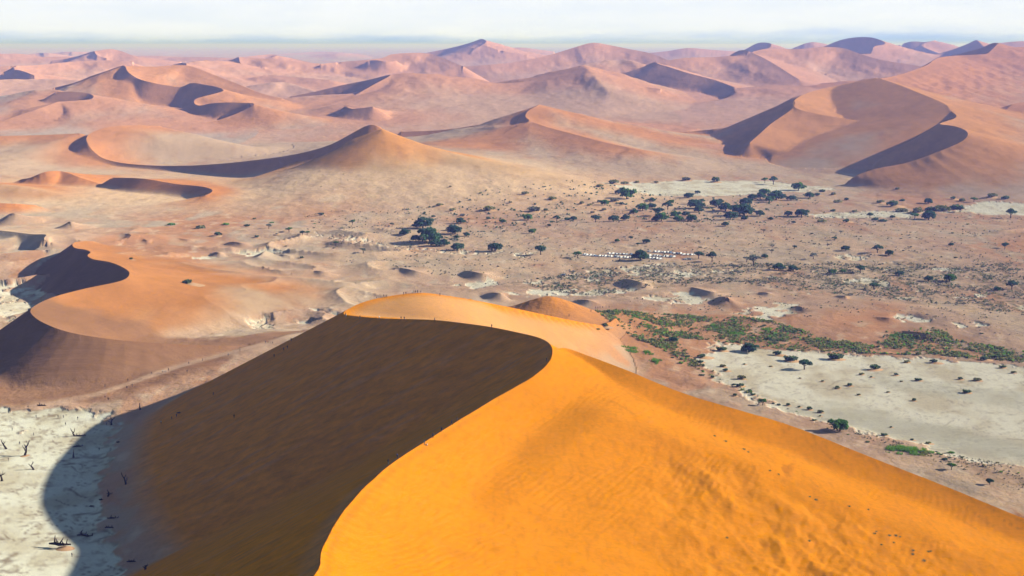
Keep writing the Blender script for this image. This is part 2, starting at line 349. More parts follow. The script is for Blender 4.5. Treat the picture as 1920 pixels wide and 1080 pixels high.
# ------------------------------------------------------------------ one fan-shaped grid, split later into named pieces
th_in = np.linspace(R(-21.5), R(21.5), 860)
side = R(21.5) + np.cumsum(np.concatenate([np.geomspace(R(0.06), R(6.0), 46)]))
side = side[side < R(150)]
side = np.append(side, R(179.9))
TH = np.concatenate([-side[::-1], th_in, side])
def geo(a, b, k):
    return np.exp(np.linspace(math.log(a), math.log(b), int(math.log(b / a) / k)))[:-1]
RR = np.concatenate([[1.0], np.linspace(6, 235, 32)[:-1], geo(235, 1300, .0033), geo(1300, 2150, .0043), geo(2150, 2750, .0030), geo(2750, 5200, .0043), geo(5200, 10500, .0068), geo(10500, 100000, .03), [100000.0]])
NT, NR = len(TH), len(RR)
GX = RR[:, None] * np.sin(TH)[None, :]
GY = RR[:, None] * np.cos(TH)[None, :]

# pull grid points onto the crests so that brinks stay knife-sharp
snap = np.zeros((NR, NT), bool)
bestd = np.full(NR * NT, 1e9)
for d in D:
    if d['rnd'] > 0: continue
    P = d['P']
    for a, b in zip(P[:-1], P[1:]):
        r = max(np.hypot(*a[:2]), 30.0)
        n = int(max(2, np.hypot(*(b - a)[:2]) / (r * .00025)))
        n = min(n, 4000)
        t = (np.arange(n) + .5) / n
        x = a[0] + (b[0] - a[0]) * t; y = a[1] + (b[1] - a[1]) * t
        th = np.arctan2(x, y); rr = np.hypot(x, y)
        ok = (np.abs(th) < R(21.4)) & (rr > 240)
        if not ok.any(): continue
        x, y, th, rr = x[ok], y[ok], th[ok], rr[ok]
        u = np.interp(th, TH, np.arange(NT)); v = np.interp(rr, RR, np.arange(NR))
        ui = np.rint(u).astype(int); vi = np.rint(v).astype(int)
        dd = (u - ui) ** 2 + (v - vi) ** 2
        idx = vi * NT + ui
        o = np.argsort(-dd)
        idx, dd, x, y = idx[o], dd[o], x[o], y[o]
        better = dd < bestd[idx]
        idx, dd, x, y = idx[better], dd[better], x[better], y[better]
        bestd[idx] = dd                                   # last write wins: smallest distance
        GX.ravel()[idx] = x; GY.ravel()[idx] = y
        snap.ravel()[idx] = True

X = GX.ravel(); Y = GY.ravel()
N = X.size

# ---- flat features drawn in plan: polygons and strips given by picture points on the plain
def poly_mask(pts, soft, x=None, y=None):
    x = X if x is None else x; y = Y if y is None else y
    P = np.array([place(a, b, 0.0)[:2] for a, b in pts])
    lo = P.min(0) - 3 * soft; hi = P.max(0) + 3 * soft
    m = np.zeros(x.size)
    I = np.nonzero((x > lo[0]) & (x < hi[0]) & (y > lo[1]) & (y < hi[1]))[0]
    if not len(I): return m
    qx, qy = x[I], y[I]
    inside = np.zeros(len(I), bool); dist = np.full(len(I), 1e9)
    for (ax, ay), (bx, by) in zip(P, np.roll(P, -1, 0)):
        c = ((ay > qy) != (by > qy)) & (qx < (bx - ax) * (qy - ay) / (by - ay + 1e-12) + ax)
        inside ^= c
        ex, ey = bx - ax, by - ay
        t = np.clip(((qx - ax) * ex + (qy - ay) * ey) / (ex * ex + ey * ey + 1e-9), 0, 1)
        dist = np.minimum(dist, np.hypot(qx - ax - t * ex, qy - ay - t * ey))
    sd = np.where(inside, dist, -dist)
    m[I] = sst(-soft, soft, sd + soft * 1.2 * fbm(qx / (soft * 2.2), qy / (soft * 2.2), 2))
    return m
def strip_mask(pts, width, z=0.0):
    P = np.array([place(a, b, zz[0] if zz else z)[:2] for a, b, *zz in pts])
    m = np.zeros(N)
    lo = P.min(0) - 3 * width; hi = P.max(0) + 3 * width
    I = np.nonzero((X > lo[0]) & (X < hi[0]) & (Y > lo[1]) & (Y < hi[1]))[0]
    if not len(I): return m
    dist = np.full(len(I), 1e9)
    for (ax, ay), (bx, by) in zip(P[:-1], P[1:]):
        ex, ey = bx - ax, by - ay
        t = np.clip(((X[I] - ax) * ex + (Y[I] - ay) * ey) / (ex * ex + ey * ey + 1e-9), 0, 1)
        dist = np.minimum(dist, np.hypot(X[I] - ax - t * ex, Y[I] - ay - t * ey))
    m[I] = 1 - sst(width * .4, width, dist)
    return m

DEADVLEI = [(-260, 764), (0, 766), (60, 774), (130, 770), (190, 778), (222, 795), (212, 830), (203, 860), (196, 900), (188, 940), (186, 970), (192, 1000), (212, 1030), (226, 1060), (236, 1100), (240, 1220), (-500, 1220), (-700, 900)]
RIGHTPAN = [(1268, 648), (1330, 646), (1400, 654), (1480, 660), (1560, 663), (1640, 669), (1760, 674), (1920, 690), (2200, 705), (2500, 980), (2200, 960), (1920, 880), (1800, 852), (1700, 834), (1640, 817), (1560, 797), (1480, 768), (1400, 737), (1340, 707), (1285, 676)]
pan_left = poly_mask(DEADVLEI, 7)
pan_right = poly_mask(RIGHTPAN, 15)
pan_far = np.maximum.reduce([
    poly_mask([(1130, 352), (1200, 346), (1300, 343), (1420, 342), (1520, 350), (1560, 357), (1480, 362), (1390, 366), (1300, 370), (1210, 366), (1180, 358)], 22),
    poly_mask([(1780, 398), (1830, 384), (1920, 376), (2100, 378), (2100, 408), (1920, 406), (1850, 404)], 22),
    0.7 * poly_mask([(1500, 402), (1650, 398), (1780, 400), (1700, 410), (1550, 411)], 14)])
small = []
for q, s, w in (([(855, 540), (880, 531), (945, 531), (930, 541), (890, 548)], 6, .95), ([(945, 556), (1000, 548), (1100, 545), (1190, 552), (1150, 562), (1010, 560)], 9, .75),
             ([(1205, 560), (1270, 554), (1345, 556), (1340, 570), (1290, 577), (1230, 570)], 7, .95), ([(1380, 598), (1430, 574), (1500, 578), (1495, 600), (1440, 610)], 9, .85),
             ([(445, 481), (500, 477), (532, 480), (525, 487), (470, 487)], 7, .95), ([(328, 497), (360, 490), (398, 486), (390, 497), (350, 501)], 6, .95),
             ([(464, 616), (490, 605), (512, 610), (505, 626), (478, 628)], 4, .9), ([(560, 588), (600, 590), (645, 597), (620, 601)], 5, .95), ([(540, 610), (580, 608), (598, 614), (575, 617)], 3, .8),
             ([(1660, 602), (1700, 598), (1765, 606), (1740, 612), (1690, 611)], 5, .85), ([(1780, 612), (1830, 611), (1850, 618), (1800, 622)], 4, .8),
             ([(1060, 520), (1150, 505), (1250, 496), (1260, 502), (1180, 514), (1090, 530)], 9, .6), ([(1150, 505), (1270, 508), (1350, 515), (1300, 525), (1200, 520)], 12, .6),
             ([(-40, 536), (60, 541), (98, 556), (60, 590), (0, 612), (-60, 620)], 8, .9), ([(-60, 668), (0, 672), (58, 696), (20, 700), (-60, 690)], 6, .9),
             ([(720, 458), (860, 470), (1000, 478), (980, 486), (860, 480), (700, 470)], 16, .45), ([(560, 440), (700, 450), (760, 470), (640, 462)], 14, .4), ([(1560, 480), (1640, 484), (1620, 492), (1570, 490)], 12, .6)):
    small.append(w * poly_mask(q, s))
pan_small = np.maximum.reduce(small)
pan = np.maximum.reduce([pan_left, pan_right, pan_far, pan_small])
SCRUBLAND = [(960, 540), (1080, 508), (1330, 500), (1500, 498), (1700, 500), (1990, 500), (2050, 605), (1800, 585), (1650, 565), (1500, 555), (1380, 535), (1250, 545), (1100, 560)]
scrubland = poly_mask(SCRUBLAND, 30)
FRINGE = [(1110, 622), (1150, 604), (1230, 598), (1330, 603), (1440, 610), (1490, 622), (1560, 640), (1640, 650), (1660, 628), (1760, 622), (1790, 640), (1920, 660), (1990, 690), (1900, 680), (1760, 668), (1600, 664), (1480, 660), (1380, 650), (1270, 648), (1280, 668), (1340, 702), (1420, 742), (1390, 738), (1300, 695), (1240, 670), (1180, 655)]
fringe = poly_mask(FRINGE, 7)
track = np.maximum.reduce([strip_mask([(180, 745, 3), (330, 692, 8), (430, 668, 10), (520, 645, 12), (560, 638, 10), (590, 630, 10)], 7), .7 * strip_mask([(60, 770, 0), (180, 745, 3)], 9),
                           .8 * strip_mask([(1010, 540), (1060, 520), (1130, 508), (1230, 497), (1330, 484)], 5), .5 * strip_mask([(1110, 470), (1112, 440), (1114, 420)], 5)])

# ---- heights
BASE = 46 * sst(2650, 4200, Y) + 30 * sst(4300, 9000, Y)
BASE = BASE + (3.2 * fbm(X / 420, Y / 420, 3) + 0.7 * fbm(X / 75, Y / 110, 2)) * (1 - .93 * np.clip(pan, 0, 1)) * sst(500, 800, Y + np.abs(X) * .4) + 1.2 * sst(500, 800, Y)
BASE = BASE - 1.2 * np.clip(np.maximum(pan_left, pan_right), 0, 1)
BASE = BASE + 14 * sst(-330, -130, X) * sst(-20, -100, X) * sst(800, 880, Y) * sst(1120, 990, Y)
BASE = BASE + 36 * sst(1780, 2250, Y) * sst(2950, 2450, Y) * sst(230, -120, X) * sst(-470, -250, X)
BASE = BASE + (1.0 * np.clip(fbm(X / 24, Y / 30, 2), -.2, 1)) * (1 - np.clip(pan, 0, 1)) * sst(700, 900, Y) * sst(2600, 2000, Y)
lowd = sst(1010, 1120, Y) * sst(1800, 1550, Y) * sst(-60, -170, X) * (1 - np.clip(pan, 0, 1))
pq = np.abs(perlin(X / 105 + Y / 330 + .6 * perlin(X / 160, Y / 160), Y / 88 - X / 400))
BASE = BASE + 7.5 * lowd * np.clip(1 - pq * 1.9, 0, 1) ** 2
far_relief = sst(2600, 3600, Y)
BASE = BASE + far_relief * 9 * fbm(X / 520, Y / 700, 3)
BASE = np.maximum(BASE, -1.5)
def field(d, I, qx, qy, base):
    P = d['P'].astype(np.float32)
    A, B = P[:-1], P[1:]
    ex = B[:, 0] - A[:, 0]; ey = B[:, 1] - A[:, 1]; L2 = ex * ex + ey * ey + 1e-6; L = np.sqrt(L2)
    ha = A[:, 2]; hb = B[:, 2] - A[:, 2]
    z = np.empty(len(I), np.float32); ss = np.empty(len(I), np.float32); dm = np.empty(len(I), np.float32)
    C = 16000
    for c in range(0, len(I), C):
        x = qx[c:c + C, None].astype(np.float32); y = qy[c:c + C, None].astype(np.float32); b = base[c:c + C].astype(np.float32)
        rx = x - A[:, 0]; ry = y - A[:, 1]
        t = rx * ex; t += ry * ey; t /= L2; np.clip(t, 0, 1, out=t)
        rx -= t * ex; ry -= t * ey
        d2 = rx * rx; d2 += ry * ry
        k = d2.argmin(1); ar = np.arange(len(k))
        dd = np.sqrt(d2[ar, k])
        s = (ex[k] * ry[ar, k] - ey[k] * rx[ar, k]) / (L[k] * np.maximum(dd, 1e-4))      # +1 on the left (slip), -1 on the right
        sa_ = ex * ry; sa_ -= ey * rx; sa_ /= L; sa_ /= np.sqrt(d2) + 1e-4                 # the same for every stretch
        sa_ += .35; sa_ /= .70; np.clip(sa_, 0, 1, out=sa_); sa_ *= sa_ * (3 - 2 * sa_)
        if d['rnd'] == 0:
            # ends of a crest fall off steeply all round
            for q_, sg in ((0, -1), (len(ex) - 1, 1)):
                tq = t[:, q_]; al = sg * (ex[q_] * rx[:, q_] + ey[q_] * ry[:, q_]) / (L[q_] * (np.sqrt(d2[:, q_]) + 1e-4))
                endc = np.where(tq <= 0 if sg < 0 else tq >= 1, al, 0)
                sa_[:, q_] = np.maximum(sa_[:, q_], sst(.0, .6, endc))
        # crest height seen from here: the nearest stretch counts most, so brinks keep their own height
        d2 += (.06 * dd[:, None]) ** 2 + 1e-3
        np.divide(dd[:, None] ** 2 + 1e-3, d2, out=d2)
        d2 *= d2; d2 *= d2; d2 *= L
        t *= hb; t += ha; t *= d2
        ws = d2.sum(1); h = t.sum(1) / ws
        sa_ *= d2; w = sa_.sum(1) / ws
        hr = np.maximum(h - b, 0.3)
        e = np.sqrt(dd * dd + d['rnd'] ** 2) - d['rnd'] if d['rnd'] > 0 else dd
        u = d['wind'] * e / hr
        zw = b + hr * (np.exp(-u) - .082 * np.minimum(u / 2.5, 1)) - np.where(u > 2.5, 3.0 * (u - 2.5), 0)
        kk = hr * .05 + .3
        q = np.clip((hr - d['slip'] * e) / kk, -40, 60)
        zs = b + kk * np.log1p(np.exp(q)) - kk * np.log1p(np.exp(np.minimum(hr / kk, 60))) + hr - .02 * e
        z[c:c + C] = zw + (zs - zw) * w; ss[c:c + C] = s; dm[c:c + C] = dd
    return z, ss, dm
def FGH(x, y):
    """height of the nearest stretch of the foreground crest"""
    P = D[0]['P']; out = np.empty(len(x))
    for c in range(0, len(x), 20000):
        d2 = (x[c:c + 20000, None] - P[:, 0]) ** 2 + (y[c:c + 20000, None] - P[:, 1]) ** 2 + 4.0
        w = (d2.min(1)[:, None] / d2) ** 4
        out[c:c + 20000] = (w * P[:, 2]).sum(1) / w.sum(1)
    return out
Z = BASE.copy()
owner = np.full(N, -1)
stoss = np.ones(N)                                     # 1 on windward sand, 0 on slip faces
crestd = np.full(N, 1e4)
groups = []
for d in D:
    if d['group'] not in groups: groups.append(d['group'])
fields = {}
arm_far = None
for k, d in enumerate(D):
    P = d['P']; hm = P[:, 2].max()
    reach = min(hm / d['wind'] * 2.6, 1100)
    lo = P[:, :2].min(0) - reach; hi = P[:, :2].max(0) + reach
    I = np.nonzero((X > lo[0]) & (X < hi[0]) & (Y > lo[1]) & (Y < hi[1]))[0]
    if not len(I): continue
    z, s, dm = field(d, I, X[I], Y[I], BASE[I])
    z = z.astype(float)
    if d['group'] == FG:
        # the lit flank ends in a hollow between the crest and the side arm
        armI = D[1]; za, sa, da = field(armI, I, X[I], Y[I], BASE[I])
        xs, ys = X[I], Y[I]
        near = (sa < 0)
        hollow = 28 + np.clip(430 - ys, 0, 400) * .36
        hl = np.maximum(FGH(xs, ys), 20)
        hr = np.maximum(hl - hollow, 8); hollow = hl - hr
        zb = hollow + hr * np.exp(-.44 * dm / hr) + 3.0 * fbm(xs / 70, ys / 70, 3) * sst(15, 70, dm)
        hl = np.maximum(hl - BASE[I], 1)
        lin = BASE[I] + 3 * np.log1p(np.exp(np.clip((hl - 0.6 * dm) / 3, -40, 40))) - .3
        wa = 80 * (1 - sst(-75, 88, xs)); wb = hl * np.exp(-.10 * dm / hl)
        hq = np.maximum(16 - np.abs(wa - wb), 0) / 16
        wedge = BASE[I] + np.minimum(wa, wb) - hq * hq * 4 * sst(4, 20, dm)
        hq = np.maximum(10 - np.abs(lin - wedge), 0) / 10
        farz = np.maximum(lin, wedge)
        farz = farz + hq * hq * 2.5 * sst(4, 20, dm) * sst(3, 20, farz)
        right = np.where(near & (ys < 640), zb, farz)
        side = np.where(dm > 18, sst(-.3, .3, s), ((s > 0) | (dm < .06)) * 1.0)
        z = right + (z - right) * side
    if d['group'] == 'fgarm':
        Pz = d['P']
        # windward (near) face: a steep rippled band under the crest, then a long gentle slope into the hollow
        hc = np.interp(X[I], Pz[:, 0], Pz[:, 2])
        hs = np.mean([np.interp(X[I] + o_, Pz[:, 0], Pz[:, 2]) for o_ in np.linspace(-48, 48, 13)], axis=0)
        hc = hc + (hs - hc) * sst(3, 45, dm)
        zn_ = hc - 7 * (1 - np.exp(-.26 * dm / 7)) - .17 * dm
        zm, sm, dmm = field(D[0], I, X[I], Y[I], BASE[I])
        z = np.where(sm > 0, -9, np.where((s < 0) & (dm > .06), zn_, z))
    if d['clip']:                                      # a bowl ends where the next arm takes over
        z = z - .28 * np.clip(d['clip'][0] + (Y[I] - d['clip'][1]) * d['clip'][2] - X[I], 0, None)
    zo = Z[I]
    kk = 2.5 if d['group'] not in (FG, 'fgarm') else (0.6 if d['group'] == FG else .6 + 30 * (s < 0) * sst(4, 60, dm) * sst(2, 40, dmm) * sst(300, 360, Y[I]))
    hh = np.maximum(kk - np.abs(z - zo), 0) / kk
    zn = np.maximum(z, zo) + hh * hh * kk / 4
    nearcrest = sst(0, 6, dm)
    zn = np.where(z > zo, z + (zn - z) * nearcrest, zn)
    win = z > zo
    if d['group'] in ('swell',):
        pw = np.clip(pan[I], 0, 1); zn = zo + (zn - zo) * (1 - pw); win = win & (pw < .5)
    if d['group'] == SD:
        zn = np.where(pan_small[I] > .5, zo + (zn - zo) * 1.0, zn)
    Z[I] = zn
    J = I[win]
    owner[J] = groups.index(d['group'])
    stoss[J] = 1 - sst(-.1, .1, s[win]) * (0 if d['rnd'] > 0 else 1)
    crestd[I] = np.minimum(crestd[I], dm if d['rnd'] == 0 else 1e4)
stoss[snap.ravel()] = 1.0
rel = np.clip(Z - BASE, 0, None)
# windward sand is never quite even: low hummocks, stronger on the old red dunes far off
amp = np.clip(rel * .12, 0, 9.0) * sst(8, 90, crestd) * stoss
isfg = np.isin(owner, [groups.index(g) for g in (FG, 'fgarm', 'fgnear')])
amp = np.where(isfg, amp * .18, amp)
hum = isfg * (stoss > .5) * sst(30, 90, crestd) * sst(20, 70, X) * sst(30, 45, Z + 8)
islit = np.isin(owner, [groups.index(g) for g in (BD, RD, 'frontdune', LD, OD)])
amp = np.where(islit, amp * .35, amp)
Z = Z + amp * (.9 * fbm(X / 150, Y / 230, 4, .55) + .7 * (.4 - np.abs(perlin(X / 95 + Y / 260, Y / 210))) + .3 * (.4 - np.abs(perlin(X / 38 - Y / 120, Y / 90))))
q_ = X * .8 + Y * .6; r_ = -X * .6 + Y * .8
Z = Z + hum * (1.9 * fbm(X / 16, Y / 22, 4, .55) + 1.3 * np.clip(perlin(q_ / 9, r_ / 20), 0, 1) * sst(-.1, .4, fbm(X / 45, Y / 45, 2)))

# ------------------------------------------------------------------ the colour of the sand; shade is painted in at the left dune only
def C3(*c): return np.array(c, float)
ORANGE, RUST, PINK, TAN, BEIGE, GREY = C3(.86, .305, .008), C3(.62, .225, .058), C3(.60, .265, .140), C3(.62, .36, .20), C3(.68, .48, .31), C3(.50, .40, .30)
def mix(a, b, t): return a + (b - a) * np.clip(t, 0, 1)[:, None]
n1 = fbm(X / 260, Y / 420, 3); n2 = fbm(X / 55 + 31, Y / 120, 3); n3 = fbm(X / 15 + 7, Y / 30, 3)
tint = np.repeat(C3(.59, .385, .26)[None], N, 0)                                     # plain
tint = mix(tint, np.broadcast_to(BEIGE, (N, 3)), sst(-.15, .35, n1 + .5 * n2) * .8)
tint = mix(tint, np.broadcast_to(C3(.60, .24, .09), (N, 3)), sst(.05, .5, -n1 + .35 * n2) * .8)
gi = lambda *g: np.isin(owner, [groups.index(q) for q in g if q in groups])
def crestmix(top, low, d0, d1):
    return mix(np.broadcast_to(top, (N, 3)), np.broadcast_to(low, (N, 3)), sst(d0, d1, crestd * (1 + .5 * n2)))
for m, col in ((gi(FG, 'fgarm', 'fgnear'), mix(np.broadcast_to(ORANGE, (N, 3)), np.broadcast_to(C3(.74, .37, .13), (N, 3)), sst(610, 760, Y) * stoss * sst(0, 12, crestd))),
               (gi('fghill'), mix(np.broadcast_to(C3(.74, .30, .062), (N, 3)), np.broadcast_to(C3(.60, .29, .14), (N, 3)), sst(30, 8, Z))),
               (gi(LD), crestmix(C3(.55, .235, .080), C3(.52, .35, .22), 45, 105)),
               (gi(OD), crestmix(C3(.66, .27, .09), C3(.62, .36, .19), 40, 170)),
               (gi(BD, CD), crestmix(C3(.66, .30, .13), C3(.60, .42, .29), 15, 130)),
               (gi('frontdune'), crestmix(C3(.74, .34, .10), C3(.66, .42, .22), 40, 150)),
               (gi(RD), crestmix(C3(.68, .32, .13), C3(.58, .40, .28), 70, 210)),
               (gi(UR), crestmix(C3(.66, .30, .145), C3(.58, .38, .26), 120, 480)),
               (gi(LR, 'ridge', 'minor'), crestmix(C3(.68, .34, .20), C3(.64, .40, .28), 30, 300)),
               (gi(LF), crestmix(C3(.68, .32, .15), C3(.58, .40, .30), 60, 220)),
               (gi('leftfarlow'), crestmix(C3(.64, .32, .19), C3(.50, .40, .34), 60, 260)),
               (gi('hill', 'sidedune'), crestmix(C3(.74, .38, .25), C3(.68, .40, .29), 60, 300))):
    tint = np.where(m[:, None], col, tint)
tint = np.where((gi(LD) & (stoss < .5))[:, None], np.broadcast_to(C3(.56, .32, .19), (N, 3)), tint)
blend = np.where(isfg & (Y > 640) & (stoss > .5), sst(0.0, 34.0, rel), sst(0.0, 10.0, rel))[:, None]
brown = poly_mask([(-80, 636), (200, 650), (400, 655), (520, 648), (600, 640), (500, 680), (320, 742), (210, 764), (0, 764), (-80, 764)], 12)  # slope below the left dune, darkened further on to look half shaded
ground = mix(np.repeat(C3(.59, .385, .26)[None], N, 0), np.broadcast_to(BEIGE, (N, 3)), sst(-.2, .4, n1 + .5 * n2) * .75)
ground = mix(ground, np.broadcast_to(C3(.58, .27, .13), (N, 3)), sst(.0, .45, -n1 + .35 * n2) * .75)
ground = mix(ground, np.broadcast_to(C3(.50, .38, .27), (N, 3)), sst(.05, .35, n2 + .5 * n3 + .3 * n1) * .75)
ground = mix(ground, np.broadcast_to(C3(.62, .27, .12), (N, 3)), sst(.05, .4, -n2 + .5 * n3 - .2) * .6)
ground = mix(ground, np.broadcast_to(C3(.76, .60, .43), (N, 3)), sst(.22, .5, n3 - .3 * n2) * .5 * sst(2300, 1700, Y))
bank = sst(2600, 2100, Y) * sst(1750, 2050, Y) * sst(420, 120, X)                    # pale sandy bank on the far side of the plain
ground = mix(ground, np.broadcast_to(C3(.80, .55, .34), (N, 3)), bank * (.85 + .4 * n2))
leftgrey = sst(1150, 1450, Y) * sst(2100, 1700, Y) * sst(-120, -330, X)
ground = mix(ground, np.broadcast_to(C3(.50, .40, .30), (N, 3)), leftgrey * sst(-.1, .3, n2 + .5 * n1))
tint = ground + (tint - ground) * blend
tint = mix(tint, np.broadcast_to(C3(.33, .17, .09), (N, 3)), np.maximum(brown, (gi(LD) & (stoss < .5)) * 1.0) * .9)  # shade painted into the sand of that slope and the left dune's slip face
mott = 1 + (.16 * n2 + .14 * n3) * np.where(isfg, .35, 1.0)
tint = np.clip(tint * mott[:, None], .01, .9)
slipm = (1 - stoss) * sst(1.0, 6.0, rel) * np.where(isfg, 1.0, .35)
# grass that dots the plain and the fringe of the pan: a darkening of the soil by litter and stubble
litter = np.clip(scrubland * sst(-.35, .2, fbm(X / 40, Y / 70, 3)) * .95 + fringe * .5 + .42 * sst(-.05, .4, fbm(X / 55 + 8, Y / 90, 3)) * sst(1150, 1400, Y) * sst(2250, 1950, Y) * sst(-330, -100, X), 0, 1) * (1 - sst(3, 9, rel))
panf = np.clip(np.maximum(pan, 0), 0, 1) * (1 - sst(2.0, 5.0, rel))
top_patch = sst(735, 860, Y) * pan_left                                                # blown sand thins the far end of the left pan
panf = np.clip(panf - top_patch * sst(-.05, .35, fbm(X / 22, Y / 30, 3)) * .8, 0, 1)
patchy = pan_small * sst(.0, .4, fbm(X / 16, Y / 26, 3) + .05)
panf = np.clip(panf - patchy * .9, 0, 1)
sc_pan = scrubland * sst(.18, .42, fbm(X / 45 + 3, Y / 38, 3)) * .7
panf = np.clip(np.maximum(panf, sc_pan * (1 - sst(2, 5, rel))), 0, 1)

# colour of clay, cracks, path and stubble, still in plan
def over(col, m):
    global tint
    I = np.nonzero(m > .003)[0]
    c = col[I] if isinstance(col, np.ndarray) and col.ndim == 2 else np.broadcast_to(np.array(col, float), (len(I), 3))
    tint[I] += (c - tint[I]) * np.clip(m[I], 0, 1)[:, None]
I = np.nonzero(panf > .02)[0]
x, y = X[I], Y[I]
e_ = panf[I] + .55 * fbm(x / 7, y / 11, 3)
pf = np.zeros(N); pf[I] = sst(.30, .58, e_) * sst(.03, .2, panf[I])
wx = x + 7 * fbm(x / 22, y / 22, 2); wy = y + 9 * fbm(x / 25 + 40, y / 25, 2)
line = lambda q, w: 1 - sst(0, w, np.abs(q))
cr = np.maximum(line(perlin(wx / 34, wy / 20), .06) * sst(-.2, .2, fbm(x / 60, y / 60, 2)), .9 * line(perlin(wx / 13 + 9, wy / 8.0), .12) * sst(-.15, .25, fbm(x / 34 + 5, y / 34, 2)))
inleft = pan_left[I] > .3
cr = np.where(inleft, cr, .55 * cr)
clay = C3(.85, .78, .61) + (C3(.68, .58, .41) - C3(.85, .78, .61)) * sst(-.2, .4, fbm(x / 28, y / 40, 4))[:, None]
clay = clay + (C3(.40, .30, .20) - clay) * (.6 * sst(.05, .4, fbm(x / 6, y / 10, 4, .6)) * np.where(inleft, 1, .45))[:, None]
clay = np.where(inleft[:, None], clay * C3(.90, .96, .99), clay)
clay = clay + (C3(.22, .15, .095) - clay) * (.8 * cr)[:, None]
stain = poly_mask([(1470, 770), (1560, 758), (1700, 785), (1900, 825), (2000, 870), (1800, 850), (1640, 815), (1540, 792)], 12)[I]
stain = np.maximum(stain, .7 * poly_mask([(1620, 700), (1760, 720), (1930, 740), (1930, 770), (1760, 745), (1640, 722)], 10)[I])
clay = clay + (C3(.52, .48, .36) - clay) * (.65 * stain)[:, None]
full = np.zeros((N, 3)); full[I] = clay
over(full, pf)
over((.70, .47, .32), track * .6)
I = np.nonzero(litter > .02)[0]
st_ = np.zeros(N); st_[I] = litter[I] * sst(-.05, .22, fbm(X[I] / 6, Y[I] / 9, 3))
over((.17, .155, .085), st_ * .8)
# dark heavy minerals left in the troughs of the windward slopes
mn = fbm(X / 30 + Y / 70, Y / 34, 4, .6)
over((.36, .17, .075), sst(.12, .42, mn) * stoss * np.where(isfg, .06, .26) * (1 - pf))
# on the lit foreground slope: dark streaks combed by the wind, and a footpath beaten along the crest
If = np.nonzero(isfg & (stoss > .5) & (Y > 240) & (Y < 680))[0]
x, y = X[If], Y[If]
sw = np.zeros(N)
wx = x + 14 * fbm(x / 40, y / 40, 2); wy = y + 14 * fbm(x / 40 + 9, y / 40, 2)
band = sst(.10, .38, fbm(wx / 7 + wy / 60, wy / 46, 4, .6))
zone = np.exp(-((x - 38) / 17) ** 2 - ((y - 520) / 48) ** 2) * .45 + 1.2 * sst(-.05, .3, fbm(x / 55 + 2, y / 70, 2)) * sst(35, 110, x) + .16
sw[If] = band * np.clip(zone, 0, 1) * .55 + .16 * sst(.1, .4, fbm(x / 2.2, y / 9, 2))
over((.46, .135, .012), sw)
pth = np.zeros(N); pth[If] = np.exp(-((crestd[If] - 2.0) / .9) ** 2) * (.45 + .5 * fbm(x / 3, y / 3, 2))
over((.45, .15, .02), pth * .7 * sst(560, 500, Y))
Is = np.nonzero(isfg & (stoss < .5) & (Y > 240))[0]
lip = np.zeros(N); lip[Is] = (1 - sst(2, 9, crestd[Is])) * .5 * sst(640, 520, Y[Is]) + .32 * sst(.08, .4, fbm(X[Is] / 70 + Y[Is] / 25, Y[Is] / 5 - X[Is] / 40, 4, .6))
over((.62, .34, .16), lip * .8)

# ------------------------------------------------------------------ triangles, normals, pieces
ii, jj = np.meshgrid(np.arange(NR - 1), np.arange(NT - 1), indexing='ij')
a = (ii * NT + jj).ravel(); b = a + 1; c = a + NT; e = c + 1
S = snap.ravel()
useB = (S[b] & S[c]) & ~(S[a] & S[e])
neither = ~(S[b] & S[c]) & ~(S[a] & S[e])
useB |= neither & (np.abs(Z[b] - Z[c]) < np.abs(Z[a] - Z[e]))
T1 = np.where(useB[:, None], np.stack([a, c, b], 1), np.stack([a, e, b], 1))
T2 = np.where(useB[:, None], np.stack([b, c, e], 1), np.stack([a, c, e], 1))
TRI = np.empty((len(a) * 2, 3), np.int64); TRI[0::2] = T1; TRI[1::2] = T2
V = np.stack([X, Y, Z], 1)
fn = np.cross(V[TRI[:, 1]] - V[TRI[:, 0]], V[TRI[:, 2]] - V[TRI[:, 0]])
flip = fn[:, 2] < 0
TRI[flip] = TRI[flip][:, [0, 2, 1]]; fn[flip] *= -1
NRM = np.stack([sum(np.bincount(TRI[:, k], fn[:, q] / (np.linalg.norm(fn, axis=1) ** .5 + 1e-9), minlength=N) for k in range(3)) for q in range(3)], 1)
NRM /= np.linalg.norm(NRM, axis=1)[:, None] + 1e-12

